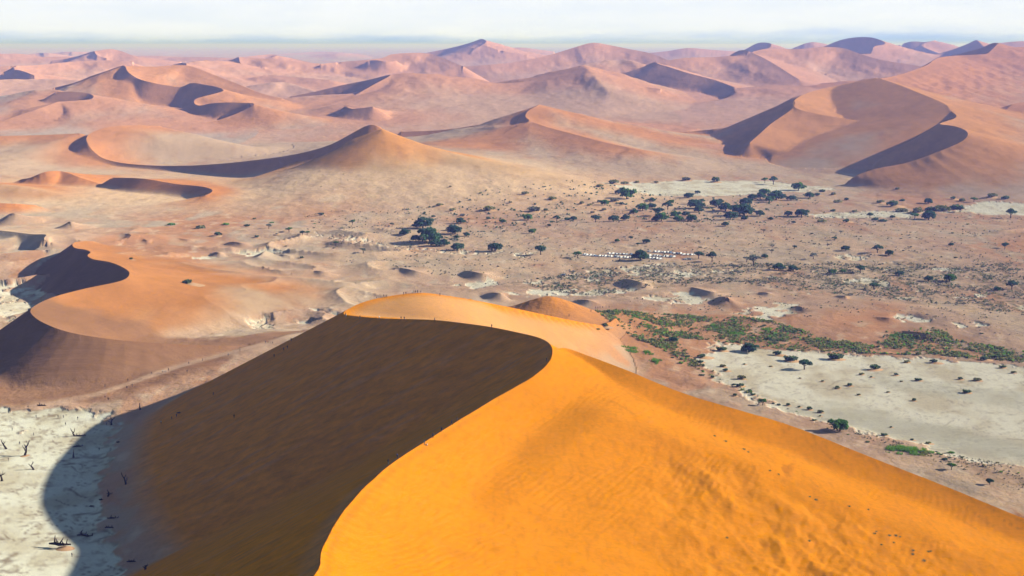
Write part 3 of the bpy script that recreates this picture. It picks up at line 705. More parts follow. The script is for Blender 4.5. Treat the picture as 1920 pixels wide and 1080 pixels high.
# ---- sand material
def new_mat(name):
    m = bpy.data.materials.new(name); m.use_nodes = True
    nt = m.node_tree; nt.nodes.clear()
    return m, nt
class NT_:
    def __init__(s, nt): s.nt = nt
    def n(s, t, **k):
        q = s.nt.nodes.new(t)
        for a, v in k.items():
            if a.startswith('_'): setattr(q, a[1:], v)
        return q
    def l(s, a, b): s.nt.links.new(a, b)
    def val(s, sock, v):
        if hasattr(v, 'links'): s.l(v, sock)
        else: sock.default_value = v
    def math(s, op, a, b=None, c=None, clamp=False):
        q = s.nt.nodes.new('ShaderNodeMath'); q.operation = op; q.use_clamp = clamp
        for i, v in enumerate((a, b, c)):
            if v is not None: s.val(q.inputs[i], v)
        return q.outputs[0]
    def mixc(s, f, a, b, mode='MIX'):
        q = s.nt.nodes.new('ShaderNodeMix'); q.data_type = 'RGBA'; q.blend_type = mode
        s.val(q.inputs[0], f); s.val(q.inputs[6], a); s.val(q.inputs[7], b)
        return q.outputs[2]
    def ramp(s, v, a, b, lo=0.0, hi=1.0):
        q = s.nt.nodes.new('ShaderNodeMapRange'); q.interpolation_type = 'SMOOTHSTEP'
        s.val(q.inputs[0], v); q.inputs[1].default_value = a; q.inputs[2].default_value = b; q.inputs[3].default_value = lo; q.inputs[4].default_value = hi
        return q.outputs[0]
    def noise(s, vec, scale, detail=3, rough=.5, dist=0.0):
        q = s.nt.nodes.new('ShaderNodeTexNoise'); s.l(vec, q.inputs['Vector'])
        q.inputs['Scale'].default_value = scale; q.inputs['Detail'].default_value = detail; q.inputs['Roughness'].default_value = rough; q.inputs['Distortion'].default_value = dist
        return q.outputs[0]
    def mapping(s, vec, scale, rot=(0, 0, 0)):
        q = s.nt.nodes.new('ShaderNodeMapping'); s.l(vec, q.inputs[0]); q.inputs['Rotation'].default_value = rot; q.inputs['Scale'].default_value = scale
        return q.outputs[0]
    def attr(s, name, out='Fac'):
        q = s.nt.nodes.new('ShaderNodeAttribute'); q.attribute_name = name
        return q.outputs[out]

def sand_material():
    m, nt = new_mat('sand')
    g = NT_(nt)
    P = g.n('ShaderNodeNewGeometry').outputs['Position']
    tintc = g.attr('tint', 'Color'); slip = g.attr('slip'); rough = g.attr('rough')
    grain = g.noise(P, .55, 3, .65)
    streak = g.noise(g.mapping(P, (.008, .26, .26), (0, 0, R(-8))), 1.0, 3, .6)
    k = g.math('MULTIPLY_ADD', grain, .36, .82)
    k = g.math('MULTIPLY', k, g.math('MULTIPLY_ADD', g.math('SUBTRACT', streak, .5), g.math('MULTIPLY_ADD', slip, .75, .15), 1.0))
    kc = g.n('ShaderNodeCombineColor'); [g.l(k, kc.inputs[i]) for i in range(3)]
    colr = g.mixc(1.0, tintc, kc.outputs[0], 'MULTIPLY')
    bs = g.n('ShaderNodeBsdfDiffuse'); g.l(colr, bs.inputs['Color']); bs.inputs['Roughness'].default_value = .6
    hgt = g.math('MULTIPLY', g.noise(P, .045, 5, .62), g.math('MULTIPLY', rough, 5.0))
    hgt = g.math('ADD', hgt, g.math('MULTIPLY', g.math('MULTIPLY', streak, slip), 1.6))
    # wind ripples on the near dune
    fv = g.attr('fore')
    wv = g.n('ShaderNodeTexWave', _wave_type='BANDS', _bands_direction='X'); g.l(g.mapping(P, (1, 1, .2), (0, 0, R(24))), wv.inputs['Vector'])
    wv.inputs['Scale'].default_value = .115; wv.inputs['Distortion'].default_value = 12.0; wv.inputs['Detail'].default_value = 2.0; wv.inputs['Detail Scale'].default_value = .35
    hgt = g.math('ADD', hgt, g.math('MULTIPLY', g.math('MULTIPLY', wv.outputs[1], fv), .13))
    bp = g.n('ShaderNodeBump'); bp.inputs['Strength'].default_value = .6; bp.inputs['Distance'].default_value = 1.0; g.l(hgt, bp.inputs['Height'])
    g.l(bp.outputs[0], bs.inputs['Normal'])
    out = g.n('ShaderNodeOutputMaterial'); g.l(bs.outputs[0], out.inputs['Surface'])
    return m
SAND = sand_material()

rough = np.clip((1 + (np.where(isfg, .42, np.where(islit, .45, 1.0)) - 1) * sst(0.0, 9.0, rel)) * (1 - .8 * slipm) * (1 - .85 * pf) * (.06 + .94 * sst(3, 40, crestd)), 0, 1)
fore = isfg * stoss * sst(700, 600, Y) * sst(3, 12, crestd) * (.25 + .75 * sst(-.2, .35, fbm(X / 45, Y / 45, 3)))
FU = fn / (np.linalg.norm(fn, axis=1)[:, None] + 1e-12)
def sheet(name, idx, label, cat=None):
    faces = TRI[idx]
    u, inv = np.unique(faces, return_inverse=True)
    f = inv.reshape(-1, 3)
    me = bpy.data.meshes.new(name)
    me.vertices.add(len(u)); me.vertices.foreach_set('co', V[u].astype(np.float32).ravel())
    me.loops.add(f.size); me.loops.foreach_set('vertex_index', f.astype(np.int32).ravel())
    me.polygons.add(len(f)); me.polygons.foreach_set('loop_start', np.arange(0, f.size, 3, dtype=np.int32))
    me.update(calc_edges=True)
    me.polygons.foreach_set('use_smooth', np.ones(len(f), bool))
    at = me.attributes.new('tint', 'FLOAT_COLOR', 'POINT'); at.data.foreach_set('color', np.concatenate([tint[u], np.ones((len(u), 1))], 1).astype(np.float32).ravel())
    for nm, arr in (('slip', slipm), ('rough', rough), ('fore', fore)):
        at = me.attributes.new(nm, 'FLOAT', 'POINT'); at.data.foreach_set('value', arr[u].astype(np.float32))
    cn = NRM[faces]; k = S[faces]; cn[k] = np.repeat(FU[idx][:, None, :], 3, 1)[k]      # brinks keep a hard edge
    ev = np.empty(len(me.edges) * 2, np.int32); me.edges.foreach_get('vertices', ev); ev = S[u][ev].reshape(-1, 2).all(1)
    at = me.attributes.new('sharp_edge', 'BOOLEAN', 'EDGE'); at.data.foreach_set('value', ev)
    at = me.attributes.new('custom_normal', 'FLOAT_VECTOR', 'CORNER'); at.data.foreach_set('vector', cn.astype(np.float32).ravel())
    me.materials.append(SAND)
    o = bpy.data.objects.new(name, me); COL.objects.link(o)
    o['kind'] = 'structure'; o['label'] = label
    return o
own = owner[TRI[:, 0]]
relf = rel[TRI].mean(1)
own = np.where(relf > 1.2, own, -1)
PIECES = [((FG, 'fgarm', 'fgnear'), 'huge orange foreground dune with a dark left slip face'),
          ((LD,), 'orange brown dune with hooked dark crest at the left edge'),
          ((OD,), 'low bright orange dunes at the left edge of the plain'),
          ((BD,), 'broad beige dune ringed by a long dark slip face, far left'),
          (('frontdune',), 'small bright orange dune at the right tip of the long dark slip face'),
          ((CD,), 'star dune with blue shadow wedge in the middle distance'),
          ((RD,), 'large hooked dune with blue shadow in the right middle distance'),
          ((UR,), 'tall orange dune rising to the right edge below the skyline'),
          ((LR,), 'long hummocky red dune across the centre distance'),
          ((LF,), 'tall dune with two dark curling hollows in the left distance'),
          (('leftfarlow',), 'low grey brown dune with a small dark hollow, far left'),
          (('hill',), 'pink and blue dunes along the horizon')]
left = np.ones(len(TRI), bool)
for gs, lab in PIECES:
    m = np.isin(own, [groups.index(q) for q in gs if q in groups])
    if m.any():
        sheet('dune', np.nonzero(m)[0], lab); left &= ~m
for mask, lab in ((pan_left, 'cracked white clay pan at lower left with dead trees'), (pan_right, 'pale clay pan at the right below the green fringe')):
    m = left & (mask[TRI].min(1) > .5)
    sheet('clay_pan', np.nonzero(m)[0], lab); left &= ~m
sheet('ground', np.nonzero(left)[0], 'sandy desert plain between the dunes')

# ---- where a sight line meets the sand
def height(x, y):
    x = np.atleast_1d(np.asarray(x, float)); y = np.atleast_1d(np.asarray(y, float))
    u = np.interp(np.arctan2(x, y), TH, np.arange(NT)); v = np.interp(np.hypot(x, y), RR, np.arange(NR))
    u0 = np.clip(u.astype(int), 0, NT - 2); v0 = np.clip(v.astype(int), 0, NR - 2); fu = u - u0; fv = v - v0
    Zg = Z.reshape(NR, NT)
    return (Zg[v0, u0] * (1 - fu) + Zg[v0, u0 + 1] * fu) * (1 - fv) + (Zg[v0 + 1, u0] * (1 - fu) + Zg[v0 + 1, u0 + 1] * fu) * fv
_rs = np.exp(np.linspace(math.log(250), math.log(12000), 9000))
def hit(px, py):
    dx, dy, dz = ray(px, py)
    h = math.hypot(dx, dy)
    x = dx / h * _rs; y = dy / h * _rs; z = CAM_Z + dz / h * _rs
    below = z < height(x, y)
    k = int(np.argmax(below)) if below.any() else len(_rs) - 1
    return x[k], y[k], float(height(x[k], y[k])[0])

# ------------------------------------------------------------------ living things and people: materials
LEAFGAIN = 2.0
def foliage(name, c1, c2, scale=.35):
    m, nt = new_mat(name); g = NT_(nt)
    P = g.n('ShaderNodeNewGeometry').outputs['Position']
    oi = g.n('ShaderNodeObjectInfo').outputs['Random']
    f = g.math('ADD', g.ramp(g.noise(P, scale, 2), .3, .7), g.math('MULTIPLY', g.math('SUBTRACT', oi, .5), .5), clamp=True)
    col = g.mixc(f, (*[v * LEAFGAIN for v in c1], 1), (*[v * LEAFGAIN for v in c2], 1))
    bs = g.n('ShaderNodeBsdfDiffuse'); g.l(col, bs.inputs['Color'])
    tr = g.n('ShaderNodeBsdfTranslucent'); g.l(col, tr.inputs['Color'])
    mx = g.n('ShaderNodeMixShader'); mx.inputs[0].default_value = .4; g.l(bs.outputs[0], mx.inputs[1]); g.l(tr.outputs[0], mx.inputs[2])
    out = g.n('ShaderNodeOutputMaterial'); g.l(mx.outputs[0], out.inputs['Surface'])
    return m
def plain(name, c, rough=.8, spec=.2, var=.12, scale=3.0):
    m, nt = new_mat(name); g = NT_(nt)
    P = g.n('ShaderNodeTexCoord').outputs['Object']
    k = g.math('MULTIPLY_ADD', g.noise(P, scale, 3), 2 * var, 1 - var)
    kc = g.n('ShaderNodeCombineColor'); [g.l(k, kc.inputs[i]) for i in range(3)]
    bs = g.n('ShaderNodeBsdfPrincipled'); g.l(g.mixc(1.0, (*c, 1), kc.outputs[0], 'MULTIPLY'), bs.inputs['Base Color'])
    bs.inputs['Roughness'].default_value = rough; bs.inputs['Specular IOR Level'].default_value = spec
    out = g.n('ShaderNodeOutputMaterial'); g.l(bs.outputs[0], out.inputs['Surface'])
    return m
LEAF = [foliage('leaf_dark', (.022, .060, .040), (.050, .105, .050)), foliage('leaf_green', (.035, .100, .022), (.075, .160, .035)), foliage('leaf_grey', (.070, .095, .075), (.120, .135, .100))]
SHRUB = [foliage('shrub_dark', (.040, .080, .042), (.085, .125, .055)), foliage('shrub_olive', (.110, .130, .045), (.190, .175, .070)), foliage('shrub_green', (.080, .190, .030), (.140, .250, .045)), foliage('shrub_grey', (.100, .105, .075), (.170, .150, .110))]
GRASS = foliage('grass_blade', (.055, .150, .018), (.120, .230, .030), 1.2)
DRYGRASS = foliage('dry_grass', (.18, .15, .05), (.10, .12, .035), 1.2)
BARK = plain('bark', (.075, .055, .042), .9, .1)
DEADWOOD = plain('dead_wood', (.040, .028, .022), .85, .1, .25)
MOUND = plain('mound_sand', (.56, .34, .19), .95, .05, .10, .6)

def mesh_from(name, verts, faces, mats, idx=None, smooth=False):
    me = bpy.data.meshes.new(name); me.from_pydata([tuple(v) for v in verts], [], faces)
    for m in mats: me.materials.append(m)
    if idx is not None: me.polygons.foreach_set('material_index', np.array(idx, np.int32))
    if smooth: me.polygons.foreach_set('use_smooth', np.ones(len(me.polygons), bool))
    me.update()
    return me
def link(name, me, parent=None, loc=(0, 0, 0), rz=0.0, sc=1.0):
    o = bpy.data.objects.new(name, me); COL.objects.link(o)
    if parent is not None: o.parent = parent
    o.location = loc; o.rotation_euler = (0, 0, rz)
    o.scale = (sc, sc, sc) if not hasattr(sc, '__len__') else sc
    return o
def tag(o, label, cat, group=None):
    o['label'] = label; o['category'] = cat
    if group: o['group'] = group
    return o
def tube(vs, fs, pts, rad, n=6):
    """tapered tube along a bent line, appended to vs and fs"""
    base = len(vs)
    for i, p in enumerate(pts):
        a = Vector(pts[max(i - 1, 0)]); b = Vector(pts[min(i + 1, len(pts) - 1)])
        t = (b - a).normalized(); u = t.orthogonal().normalized(); w = t.cross(u)
        for k in range(n):
            q = 2 * math.pi * k / n
            vs.append(tuple(Vector(p) + (u * math.cos(q) + w * math.sin(q)) * rad[i]))
    for i in range(len(pts) - 1):
        for k in range(n):
            fs.append((base + i * n + k, base + i * n + (k + 1) % n, base + (i + 1) * n + (k + 1) % n, base + (i + 1) * n + k))
    fs.append(tuple(base + k for k in range(n))[::-1]); fs.append(tuple(base + (len(pts) - 1) * n + k for k in range(n)))
def leaf_quads(vs, fs, c, r, n, size, rnd, shell=.55, flat=1.0):
    for _ in range(n):
        d = rnd.normal(size=3); d /= np.linalg.norm(d) + 1e-9
        if d[2] < -.45: d[2] *= -.6
        rr = shell + (1 - shell) * rnd.random() ** .6
        p = np.array(c) + d * np.array(r) * rr
        nrm = d + rnd.normal(size=3) * .7; nrm /= np.linalg.norm(nrm) + 1e-9
        u = np.cross(nrm, rnd.normal(size=3)); u /= np.linalg.norm(u) + 1e-9; w = np.cross(nrm, u)
        s = size * (.6 + .8 * rnd.random()); b = len(vs)
        vs += [p - u * s * .5 - w * s * .28, p + u * s * .5 - w * s * .32, p + u * s * .42 + w * s * .35, p - u * s * .46 + w * s * .30]
        fs.append((b, b + 1, b + 2, b + 3))

def nth(k):
    k += 1
    return f"{k}{'th' if 10 < k % 100 < 14 else {1: 'st', 2: 'nd', 3: 'rd'}.get(k % 10, 'th')}"
# ---- trees: trunk with limbs, crown of leaf clumps (about 10 m wide)
TREES = []
for kind in range(7):
    rnd = np.random.default_rng(100 + kind)
    low = kind in (0, 3, 5)                                   # broad crowns that sweep the ground
    H = (5.2, 6.6, 7.4, 4.8, 8.2, 5.6, 6.4)[kind]
    vs, fs = [], []; cvs, cfs = [], []
    fork = H * (.22 if low else .34)
    tube(vs, fs, [(0, 0, -.6), (.05, .03, fork * .5), (.12, -.05, fork)], [.48, .36, .30], 7)
    nl = 5 if kind != 6 else 3
    for q in range(nl):
        an = 2 * math.pi * q / nl + rnd.uniform(-.4, .4); R_ = rnd.uniform(2.0, 3.6); zc = H * rnd.uniform(.52, .74)
        if low: zc = H * rnd.uniform(.38, .66)
        tip = (R_ * math.cos(an), R_ * math.sin(an), zc)
        tube(vs, fs, [(.1, -.04, fork * .9), (tip[0] * .45, tip[1] * .45, fork + (zc - fork) * .55), tip], [.22, .15, .05], 5)
        rr = (rnd.uniform(1.5, 2.3), rnd.uniform(1.5, 2.3), rnd.uniform(1.0, 1.6) * (1.15 if low else .9))
        leaf_quads(cvs, cfs, tip, rr, 95 if kind != 6 else 60, .80, rnd)
    leaf_quads(cvs, cfs, (.2, 0, H * .72), (2.6, 2.5, H * .24), 190 if kind != 6 else 70, .85, rnd)
    if low: leaf_quads(cvs, cfs, (0, 0, H * .34), (4.0, 3.9, H * .26), 190, .85, rnd, .6)
    TREES.append((mesh_from('trunk', vs, fs, [BARK], smooth=True), mesh_from('crown', cvs, cfs, [LEAF[(0, 0, 1, 0, 0, 1, 2)[kind]]])))
def tree(px, py, w, kind, label, group=None, name='tree'):
    x, y, z = hit(px, py)
    d = math.hypot(math.hypot(x, y), CAM_Z - z)
    s = w * d / FPX / 9.0
    o = link(name, None, None, (x, y, z - .1), random.uniform(0, 6.28), (s, s, s * random.uniform(.92, 1.1)))
    t, c = TREES[kind]
    link('trunk', t, o); link('crown', c, o)
    return tag(o, label, 'tree', group)

tree(1404, 661, 34, 0, 'rounded dark green tree at the top of the pale pan, below the green fringe')
tree(1508, 693, 27, 1, 'open crowned dark tree alone in the middle of the pale pan')
tree(1430, 760, 17, 2, 'small upright round tree close behind the orange dune crest')
tree(1575, 808, 37, 5, 'broad bright green tree on the near shore of the pale pan', name='tree')
tree(1784, 881, 17, 2, 'small round tree on pinkish sand below the bright grass patch')
tree(1856, 909, 16, 1, 'small ragged tree nearest the right edge of the pan shore')
tree(1262, 641, 20, 3, 'round bushy tree inside the green fringe left of the pan')
tree(1201, 488, 33, 0, 'broad dark tree standing between the parked car rows')
tree(1083, 484, 17, 2, 'green tree at the left end of the longest row of cars')
tree(1335, 491, 21, 4, 'dark tree just right of the last parked cars')
tree(928, 471, 31, 3, 'dense dark tree with swept crown right of the left grove')
tree(681, 475, 14, 6, 'lone grey green tree at the left side of the scrub plain')
tree(1014, 478, 24, 1, 'lone dark tree left of the parked cars')
tree(806, 455, 48, 0, 'largest dark tree clump in the left grove')
tree(1741, 412, 30, 3, 'large dark tree on the shrubby mound at far right')
tree(1450, 346, 18, 4, 'taller tree of the pair behind the white far pan')
tree(1434, 343, 12, 2, 'smaller tree of the pair behind the white far pan')
def batch(items, label, group, kinds=(0, 1, 2, 3, 4, 5)):
    items = sorted(items)
    for k, (px, py, w) in enumerate(items):
        tree(px, py, w, kinds[(k * 5 + int(px)) % len(kinds)], f'{label}, {nth(k)} from the left', group)
batch([(758, 441, 22), (793, 428, 36), (818, 462, 28), (833, 461, 22), (853, 439, 28), (875, 443, 14), (857, 469, 25), (864, 419, 20), (780, 452, 22), (846, 432, 18), (782, 427, 20), (856, 447, 11)],
      'dark green tree in the loose grove left of the parked cars', 'trees of the left grove', (0, 3, 0, 5))
batch([(943, 418, 13), (990, 413, 20), (1044, 414, 15), (1075, 413, 15), (1062, 413, 10), (997, 438, 15), (1117, 417, 20), (1150, 415, 22), (1172, 413, 18), (1030, 424, 8)],
      'tree in the spaced row above the parked cars', 'trees in the spaced row', (1, 0, 3, 5))
batch([(1134, 385, 18), (1160, 364, 17), (1175, 373, 30), (1205, 395, 25), (1222, 391, 18), (1222, 378, 14), (1234, 405, 24), (1188, 401, 16), (1252, 393, 20), (1258, 382, 12), (1240, 415, 26), (1265, 408, 20), (1272, 415, 18), (1228, 415, 16), (1168, 360, 14)],
      'dark tree in the grove left of the far pan', 'trees of the middle grove', (0, 3, 5, 1))
batch([(1308, 363, 12), (1291, 371, 20), (1317, 379, 10), (1305, 391, 32), (1343, 388, 26), (1360, 396, 28), (1398, 385, 26), (1285, 405, 16), (1296, 415, 26), (1369, 412, 26), (1395, 404, 40), (1425, 405, 20), (1395, 413, 14), (1497, 357, 26),
       (1432, 366, 22), (1425, 373, 22), (1455, 375, 34), (1483, 376, 20), (1518, 371, 20), (1478, 405, 18), (1503, 406, 28), (1445, 413, 11), (1360, 424, 14), (1410, 374, 18), (1442, 379, 18), (1298, 382, 16), (1310, 398, 20), (1350, 380, 14), (1380, 398, 18)],
      'dark tree in the dense grove below the white far pan', 'trees of the dense grove', (0, 3, 5, 3, 0))
batch([(1587, 376, 10), (1741, 382, 18), (1826, 379, 12), (1631, 409, 13), (1673, 409, 11), (1895, 409, 20), (1715, 411, 16), (1800, 398, 16)],
      'small dark tree on the far right flat below the hooked dune', 'trees of the far right flat')
batch([(1310, 485, 20), (1375, 503, 12), (1413, 498, 28), (1400, 491, 16), (1434, 484, 15), (1440, 504, 16), (1460, 507, 24), (1487, 508, 22), (1448, 464, 10), (1447, 475, 12), (1490, 467, 10), (1585, 470, 18), (1645, 474, 20), (1667, 479, 18), (1525, 486, 18),
       (1559, 514, 16), (1580, 512, 12), (1613, 512, 20), (1686, 517, 18), (1741, 527, 18), (1780, 528, 22), (1638, 543, 20), (1897, 543, 22), (1884, 466, 15), (1783, 461, 10), (1565, 451, 11), (1576, 438, 8), (1432, 436, 10), (1488, 419, 9), (1212, 456, 17), (1157, 454, 10), (1183, 450, 10), (1196, 461, 9), (1870, 545, 14)],
      'dark tree on the scrub plain right of the cars', 'trees of the scrub plain', (1, 0, 6, 3, 1, 5))
batch([(504, 429, 14), (542, 436, 12), (567, 441, 12), (576, 441, 10), (630, 460, 11), (661, 421, 12), (735, 425, 12), (600, 405, 10)],
      'small greyish tree on the open sand left of the grove', 'trees on the left sand', (6, 1, 6, 2))

# ---- shrubs, some on sand mounds of their own
SH = []
for kind in range(8):
    rnd = np.random.default_rng(300 + kind); vs, fs = [], []
    n = rnd.integers(3, 6)
    for q in range(n):
        an = rnd.uniform(0, 6.28); R_ = rnd.uniform(.1, .62)
        r = rnd.uniform(.32, .55)
        leaf_quads(vs, fs, (R_ * math.cos(an), R_ * .8 * math.sin(an), r * .45), (r, r, r * .62), 34, .26, rnd, .5)
    SH.append(mesh_from('shrub', vs, fs, [SHRUB[(0, 0, 1, 0, 1, 2, 3, 1)[kind]]]))
mv, mf = [(0, 0, .30)], []
for ri, (rr, zz) in enumerate(((.4, .24), (.8, .11), (1.15, -.02), (1.5, -.12))):
    for k in range(12):
        q = 2 * math.pi * k / 12
        mv.append((rr * math.cos(q) * (1 + .12 * math.sin(3 * q + ri)), rr * .8 * math.sin(q), zz))
for k in range(12): mf.append((0, 1 + k, 1 + (k + 1) % 12))
for ri in range(3):
    for k in range(12): mf.append((1 + ri * 12 + k, 1 + (ri + 1) * 12 + k, 1 + (ri + 1) * 12 + (k + 1) % 12, 1 + ri * 12 + (k + 1) % 12))
MND = mesh_from('sand_mound', mv, mf, [MOUND], smooth=True)
def shrub(px, py, w, kind, label, group, mound=False):
    x, y, z = hit(px, py)
    d = math.hypot(math.hypot(x, y), CAM_Z - z)
    s = w * d / FPX / 2.0
    o = link('shrub', SH[kind], None, (x, y, z + (.12 * s if mound else -.05 * s)), random.uniform(-.5, .5), (s, s * random.uniform(.7, 1.0), s * random.uniform(.7, 1.0)))
    if mound:
        link('sand_mound', MND, o, (0, 0, -.22), 0.0, (1.1, 1.2, 1.0))
    return tag(o, label, 'shrub', group)
for k, (px, py, w) in enumerate(sorted([(1353, 658, 26), (1320, 671, 30), (1355, 688, 16), (1363, 696, 18), (1335, 709, 14), (1390, 711, 22), (1387, 725, 24), (1405, 734, 14), (1412, 741, 14), (1462, 667, 30), (1567, 674, 38), (1483, 677, 34), (1640, 694, 34), (1615, 703, 14),
        (1635, 708, 10), (1680, 704, 14), (1722, 714, 18), (1542, 716, 10), (1570, 729, 13), (1592, 724, 18), (1477, 761, 14), (1517, 769, 18), (1538, 774, 16), (1539, 781, 10), (1527, 789, 12), (1658, 817, 16), (1500, 764, 11), (1377, 743, 14), (1397, 684, 9), (1713, 752, 14), (1813, 737, 20),
        (1572, 727, 13), (1755, 681, 26), (1800, 712, 16), (1832, 714, 20), (1880, 690, 18), (1700, 680, 16), (1850, 676, 26), (1665, 736, 9), (1610, 741, 10), (1712, 826, 12), (1740, 832, 14), (1672, 802, 9), (1690, 716, 8), (1870, 672, 22), (1900, 700, 14), (1445, 688, 9), (1500, 710, 7)])):
    shrub(px, py, w, (0, 1, 3, 7)[k % 4], f'mound shrub on the pale pan, {nth(k)} from the left', 'mound shrubs of the pan', True)
for k, (px, py, w) in enumerate(sorted([(825, 386, 20), (848, 396, 18), (866, 405, 16), (918, 395, 32), (955, 381, 14), (984, 365, 20), (1036, 375, 24), (843, 351, 10), (1000, 397, 34), (1022, 396, 16), (915, 412, 16), (812, 408, 14), (1088, 383, 20), (1105, 386, 14), (1150, 345, 26), (1172, 346, 22), (1193, 343, 16), (1285, 339, 26), (1340, 342, 28), (1230, 343, 12), (1125, 351, 20), (1110, 400, 14), (1130, 395, 18), (1150, 378, 24), (1165, 385, 18), (1122, 380, 14)])):
    shrub(px, py, w, (1, 2, 4, 7, 6)[k % 5], f'olive shrub mound on the sandy slope before the far pan, {nth(k)} from the left', 'shrubs on the pale bank', True)
for k, (px, py, w) in enumerate(sorted([(322, 422, 24), (372, 428, 34), (424, 422, 22), (466, 426, 22), (408, 443, 24), (480, 446, 16), (510, 418, 14), (535, 462, 10), (606, 404, 18), (245, 487, 12), (357, 533, 32), (475, 411, 14), (565, 485, 14), (590, 420, 9), (520, 440, 9), (640, 428, 10)])):
    shrub(px, py, w, (1, 5, 0, 4)[k % 4], f'green shrub patch on the bare grey sand of the left plain, {nth(k)} from the left', 'shrubs of the left plain', k % 2 == 0)
for k, (px, py, w) in enumerate(sorted([(1570, 380, 22), (1650, 381, 20), (1695, 377, 18), (1680, 388, 38), (1690, 397, 30), (1750, 395, 34), (1765, 395, 40), (1800, 393, 44), (1715, 400, 36), (1600, 397, 20), (1565, 396, 18), (1645, 413, 24), (1660, 416, 30), (1590, 417, 22), (1540, 416, 24), (1680, 355, 18), (1800, 377, 24), (1890, 373, 26), (1860, 370, 24), (1790, 374, 18), (1545, 360, 22), (1560, 366, 18), (1535, 368, 20)])):
    shrub(px, py, w, (0, 7, 0, 4)[k % 4], f'dark shrub thicket on the far right flat below the hooked dune, {nth(k)} from the left', 'shrubs of the far right flat', k % 3 == 0)
GRN = random.Random(5)
def inpoly(px, py, poly):
    c = False
    for (ax, ay), (bx, by) in zip(poly, poly[1:] + poly[:1]):
        if (ay > py) != (by > py) and px < (bx - ax) * (py - ay) / (by - ay) + ax: c = not c
    return c
def scatter(n, poly, w0, w1, kinds, label, group, mound=.2):
    xs = [p[0] for p in poly]; ys = [p[1] for p in poly]; got = []
    while len(got) < n:
        px = GRN.uniform(min(xs), max(xs)); py = GRN.uniform(min(ys), max(ys))
        if inpoly(px, py, poly): got.append((px, py))
    for k, (px, py) in enumerate(sorted(got)):
        shrub(px, py, w0 + (w1 - w0) * GRN.random() ** 2, GRN.choice(kinds), f'{label}, {nth(k)} from the left', group, GRN.random() < mound)
scatter(50, FRINGE[:20], 9, 24, (0, 1, 2, 4, 7, 5), 'shrub in the dense green fringe along the top of the pan', 'shrubs of the green fringe', .1)
scatter(18, [(1270, 650), (1300, 670), (1350, 702), (1440, 748), (1560, 800), (1660, 838), (1640, 838), (1540, 800), (1420, 752), (1330, 712), (1250, 672)], 7, 18, (0, 1, 3, 5), 'shrub in the strip between the orange dune crest and the pan', 'shrubs of the near shore', .1)
scatter(14, [(1690, 842), (1800, 850), (1920, 878), (1920, 895), (1800, 872), (1700, 855)], 8, 22, (0, 1, 5, 4), 'shrub in the belt beside the bright grass on the near shore', 'shrubs of the grass belt', .1)
scatter(40, [(560, 400), (1000, 400), (1250, 420), (1250, 500), (1000, 520), (700, 500), (560, 460)], 4, 10, (0, 1, 3, 6, 6), 'small dark shrub dotted on the plain left of the parked cars', 'small shrubs left of the cars', .3)
scatter(46, [(1270, 425), (1920, 415), (1920, 560), (1500, 545), (1300, 520)], 4, 11, (0, 1, 3, 6, 7), 'small dark shrub dotted on the plain right of the cars', 'small shrubs right of the cars', .3)
scatter(8, [(600, 300), (700, 310), (1000, 335), (1080, 350), (1000, 370), (700, 380), (560, 360)], 3, 6, (6, 3, 6), 'tiny dark tuft sprinkled on the bright sand bank', 'tufts of the sand bank', .5)
scatter(12, [(1120, 585), (1500, 575), (1900, 600), (1920, 640), (1700, 615), (1500, 612)], 5, 12, (0, 1, 3, 7), 'small shrub on the red sand behind the green fringe', 'shrubs on the red sand', .3)

# ---- uncounted ground cover: scrub, grass
def scrub_stuff(name, n, poly, r0, r1, mat, seed, label, quads=7):
    rnd = np.random.default_rng(seed)
    P = np.array([place(a, b, 0.0)[:2] for a, b in poly]); lo, hi = P.min(0), P.max(0)
    pts = []
    while len(pts) < n:
        q = rnd.uniform(lo, hi, size=(n * 3, 2))
        ins = np.zeros(len(q), bool)
        for (ax, ay), (bx, by) in zip(P, np.roll(P, -1, 0)):
            ins ^= ((ay > q[:, 1]) != (by > q[:, 1])) & (q[:, 0] < (bx - ax) * (q[:, 1] - ay) / (by - ay + 1e-12) + ax)
        q = q[ins]
        keep = rnd.random(len(q)) < sst(-.25, .35, fbm(q[:, 0] / 26, q[:, 1] / 34, 3)) + .04
        pts += list(q[keep])
    pts = np.array(pts[:n]); z = height(pts[:, 0], pts[:, 1])
    rad = r0 + (r1 - r0) * rnd.random(n) ** 2.2
    m = n * quads
    c = np.repeat(np.column_stack([pts, z + rad * .25]), quads, 0); rr = np.repeat(rad, quads)[:, None]
    d = rnd.normal(size=(m, 3)); d /= np.linalg.norm(d, axis=1)[:, None]; d[:, 2] = np.abs(d[:, 2]) * .7
    p = c + d * rr * rnd.uniform(.35, 1, (m, 1))
    nr = d + rnd.normal(size=(m, 3)) * .6; nr /= np.linalg.norm(nr, axis=1)[:, None]
    u = np.cross(nr, rnd.normal(size=(m, 3))); u /= np.linalg.norm(u, axis=1)[:, None]; w = np.cross(nr, u)
    s = rr * rnd.uniform(.35, .75, (m, 1))
    V4 = np.stack([p - u * s - w * s * .6, p + u * s - w * s * .5, p + u * s * .8 + w * s * .7, p - u * s * .9 + w * s * .6], 1).reshape(-1, 3)
    me = bpy.data.meshes.new(name)
    me.vertices.add(len(V4)); me.vertices.foreach_set('co', V4.astype(np.float32).ravel())
    me.loops.add(len(V4)); me.loops.foreach_set('vertex_index', np.arange(len(V4), dtype=np.int32))
    me.polygons.add(m); me.polygons.foreach_set('loop_start', np.arange(0, m * 4, 4, dtype=np.int32))
    me.update(calc_edges=True); me.materials.append(mat)
    o = link(name, me); o['kind'] = 'stuff'; o['label'] = label; o['category'] = 'scrub'
    return o
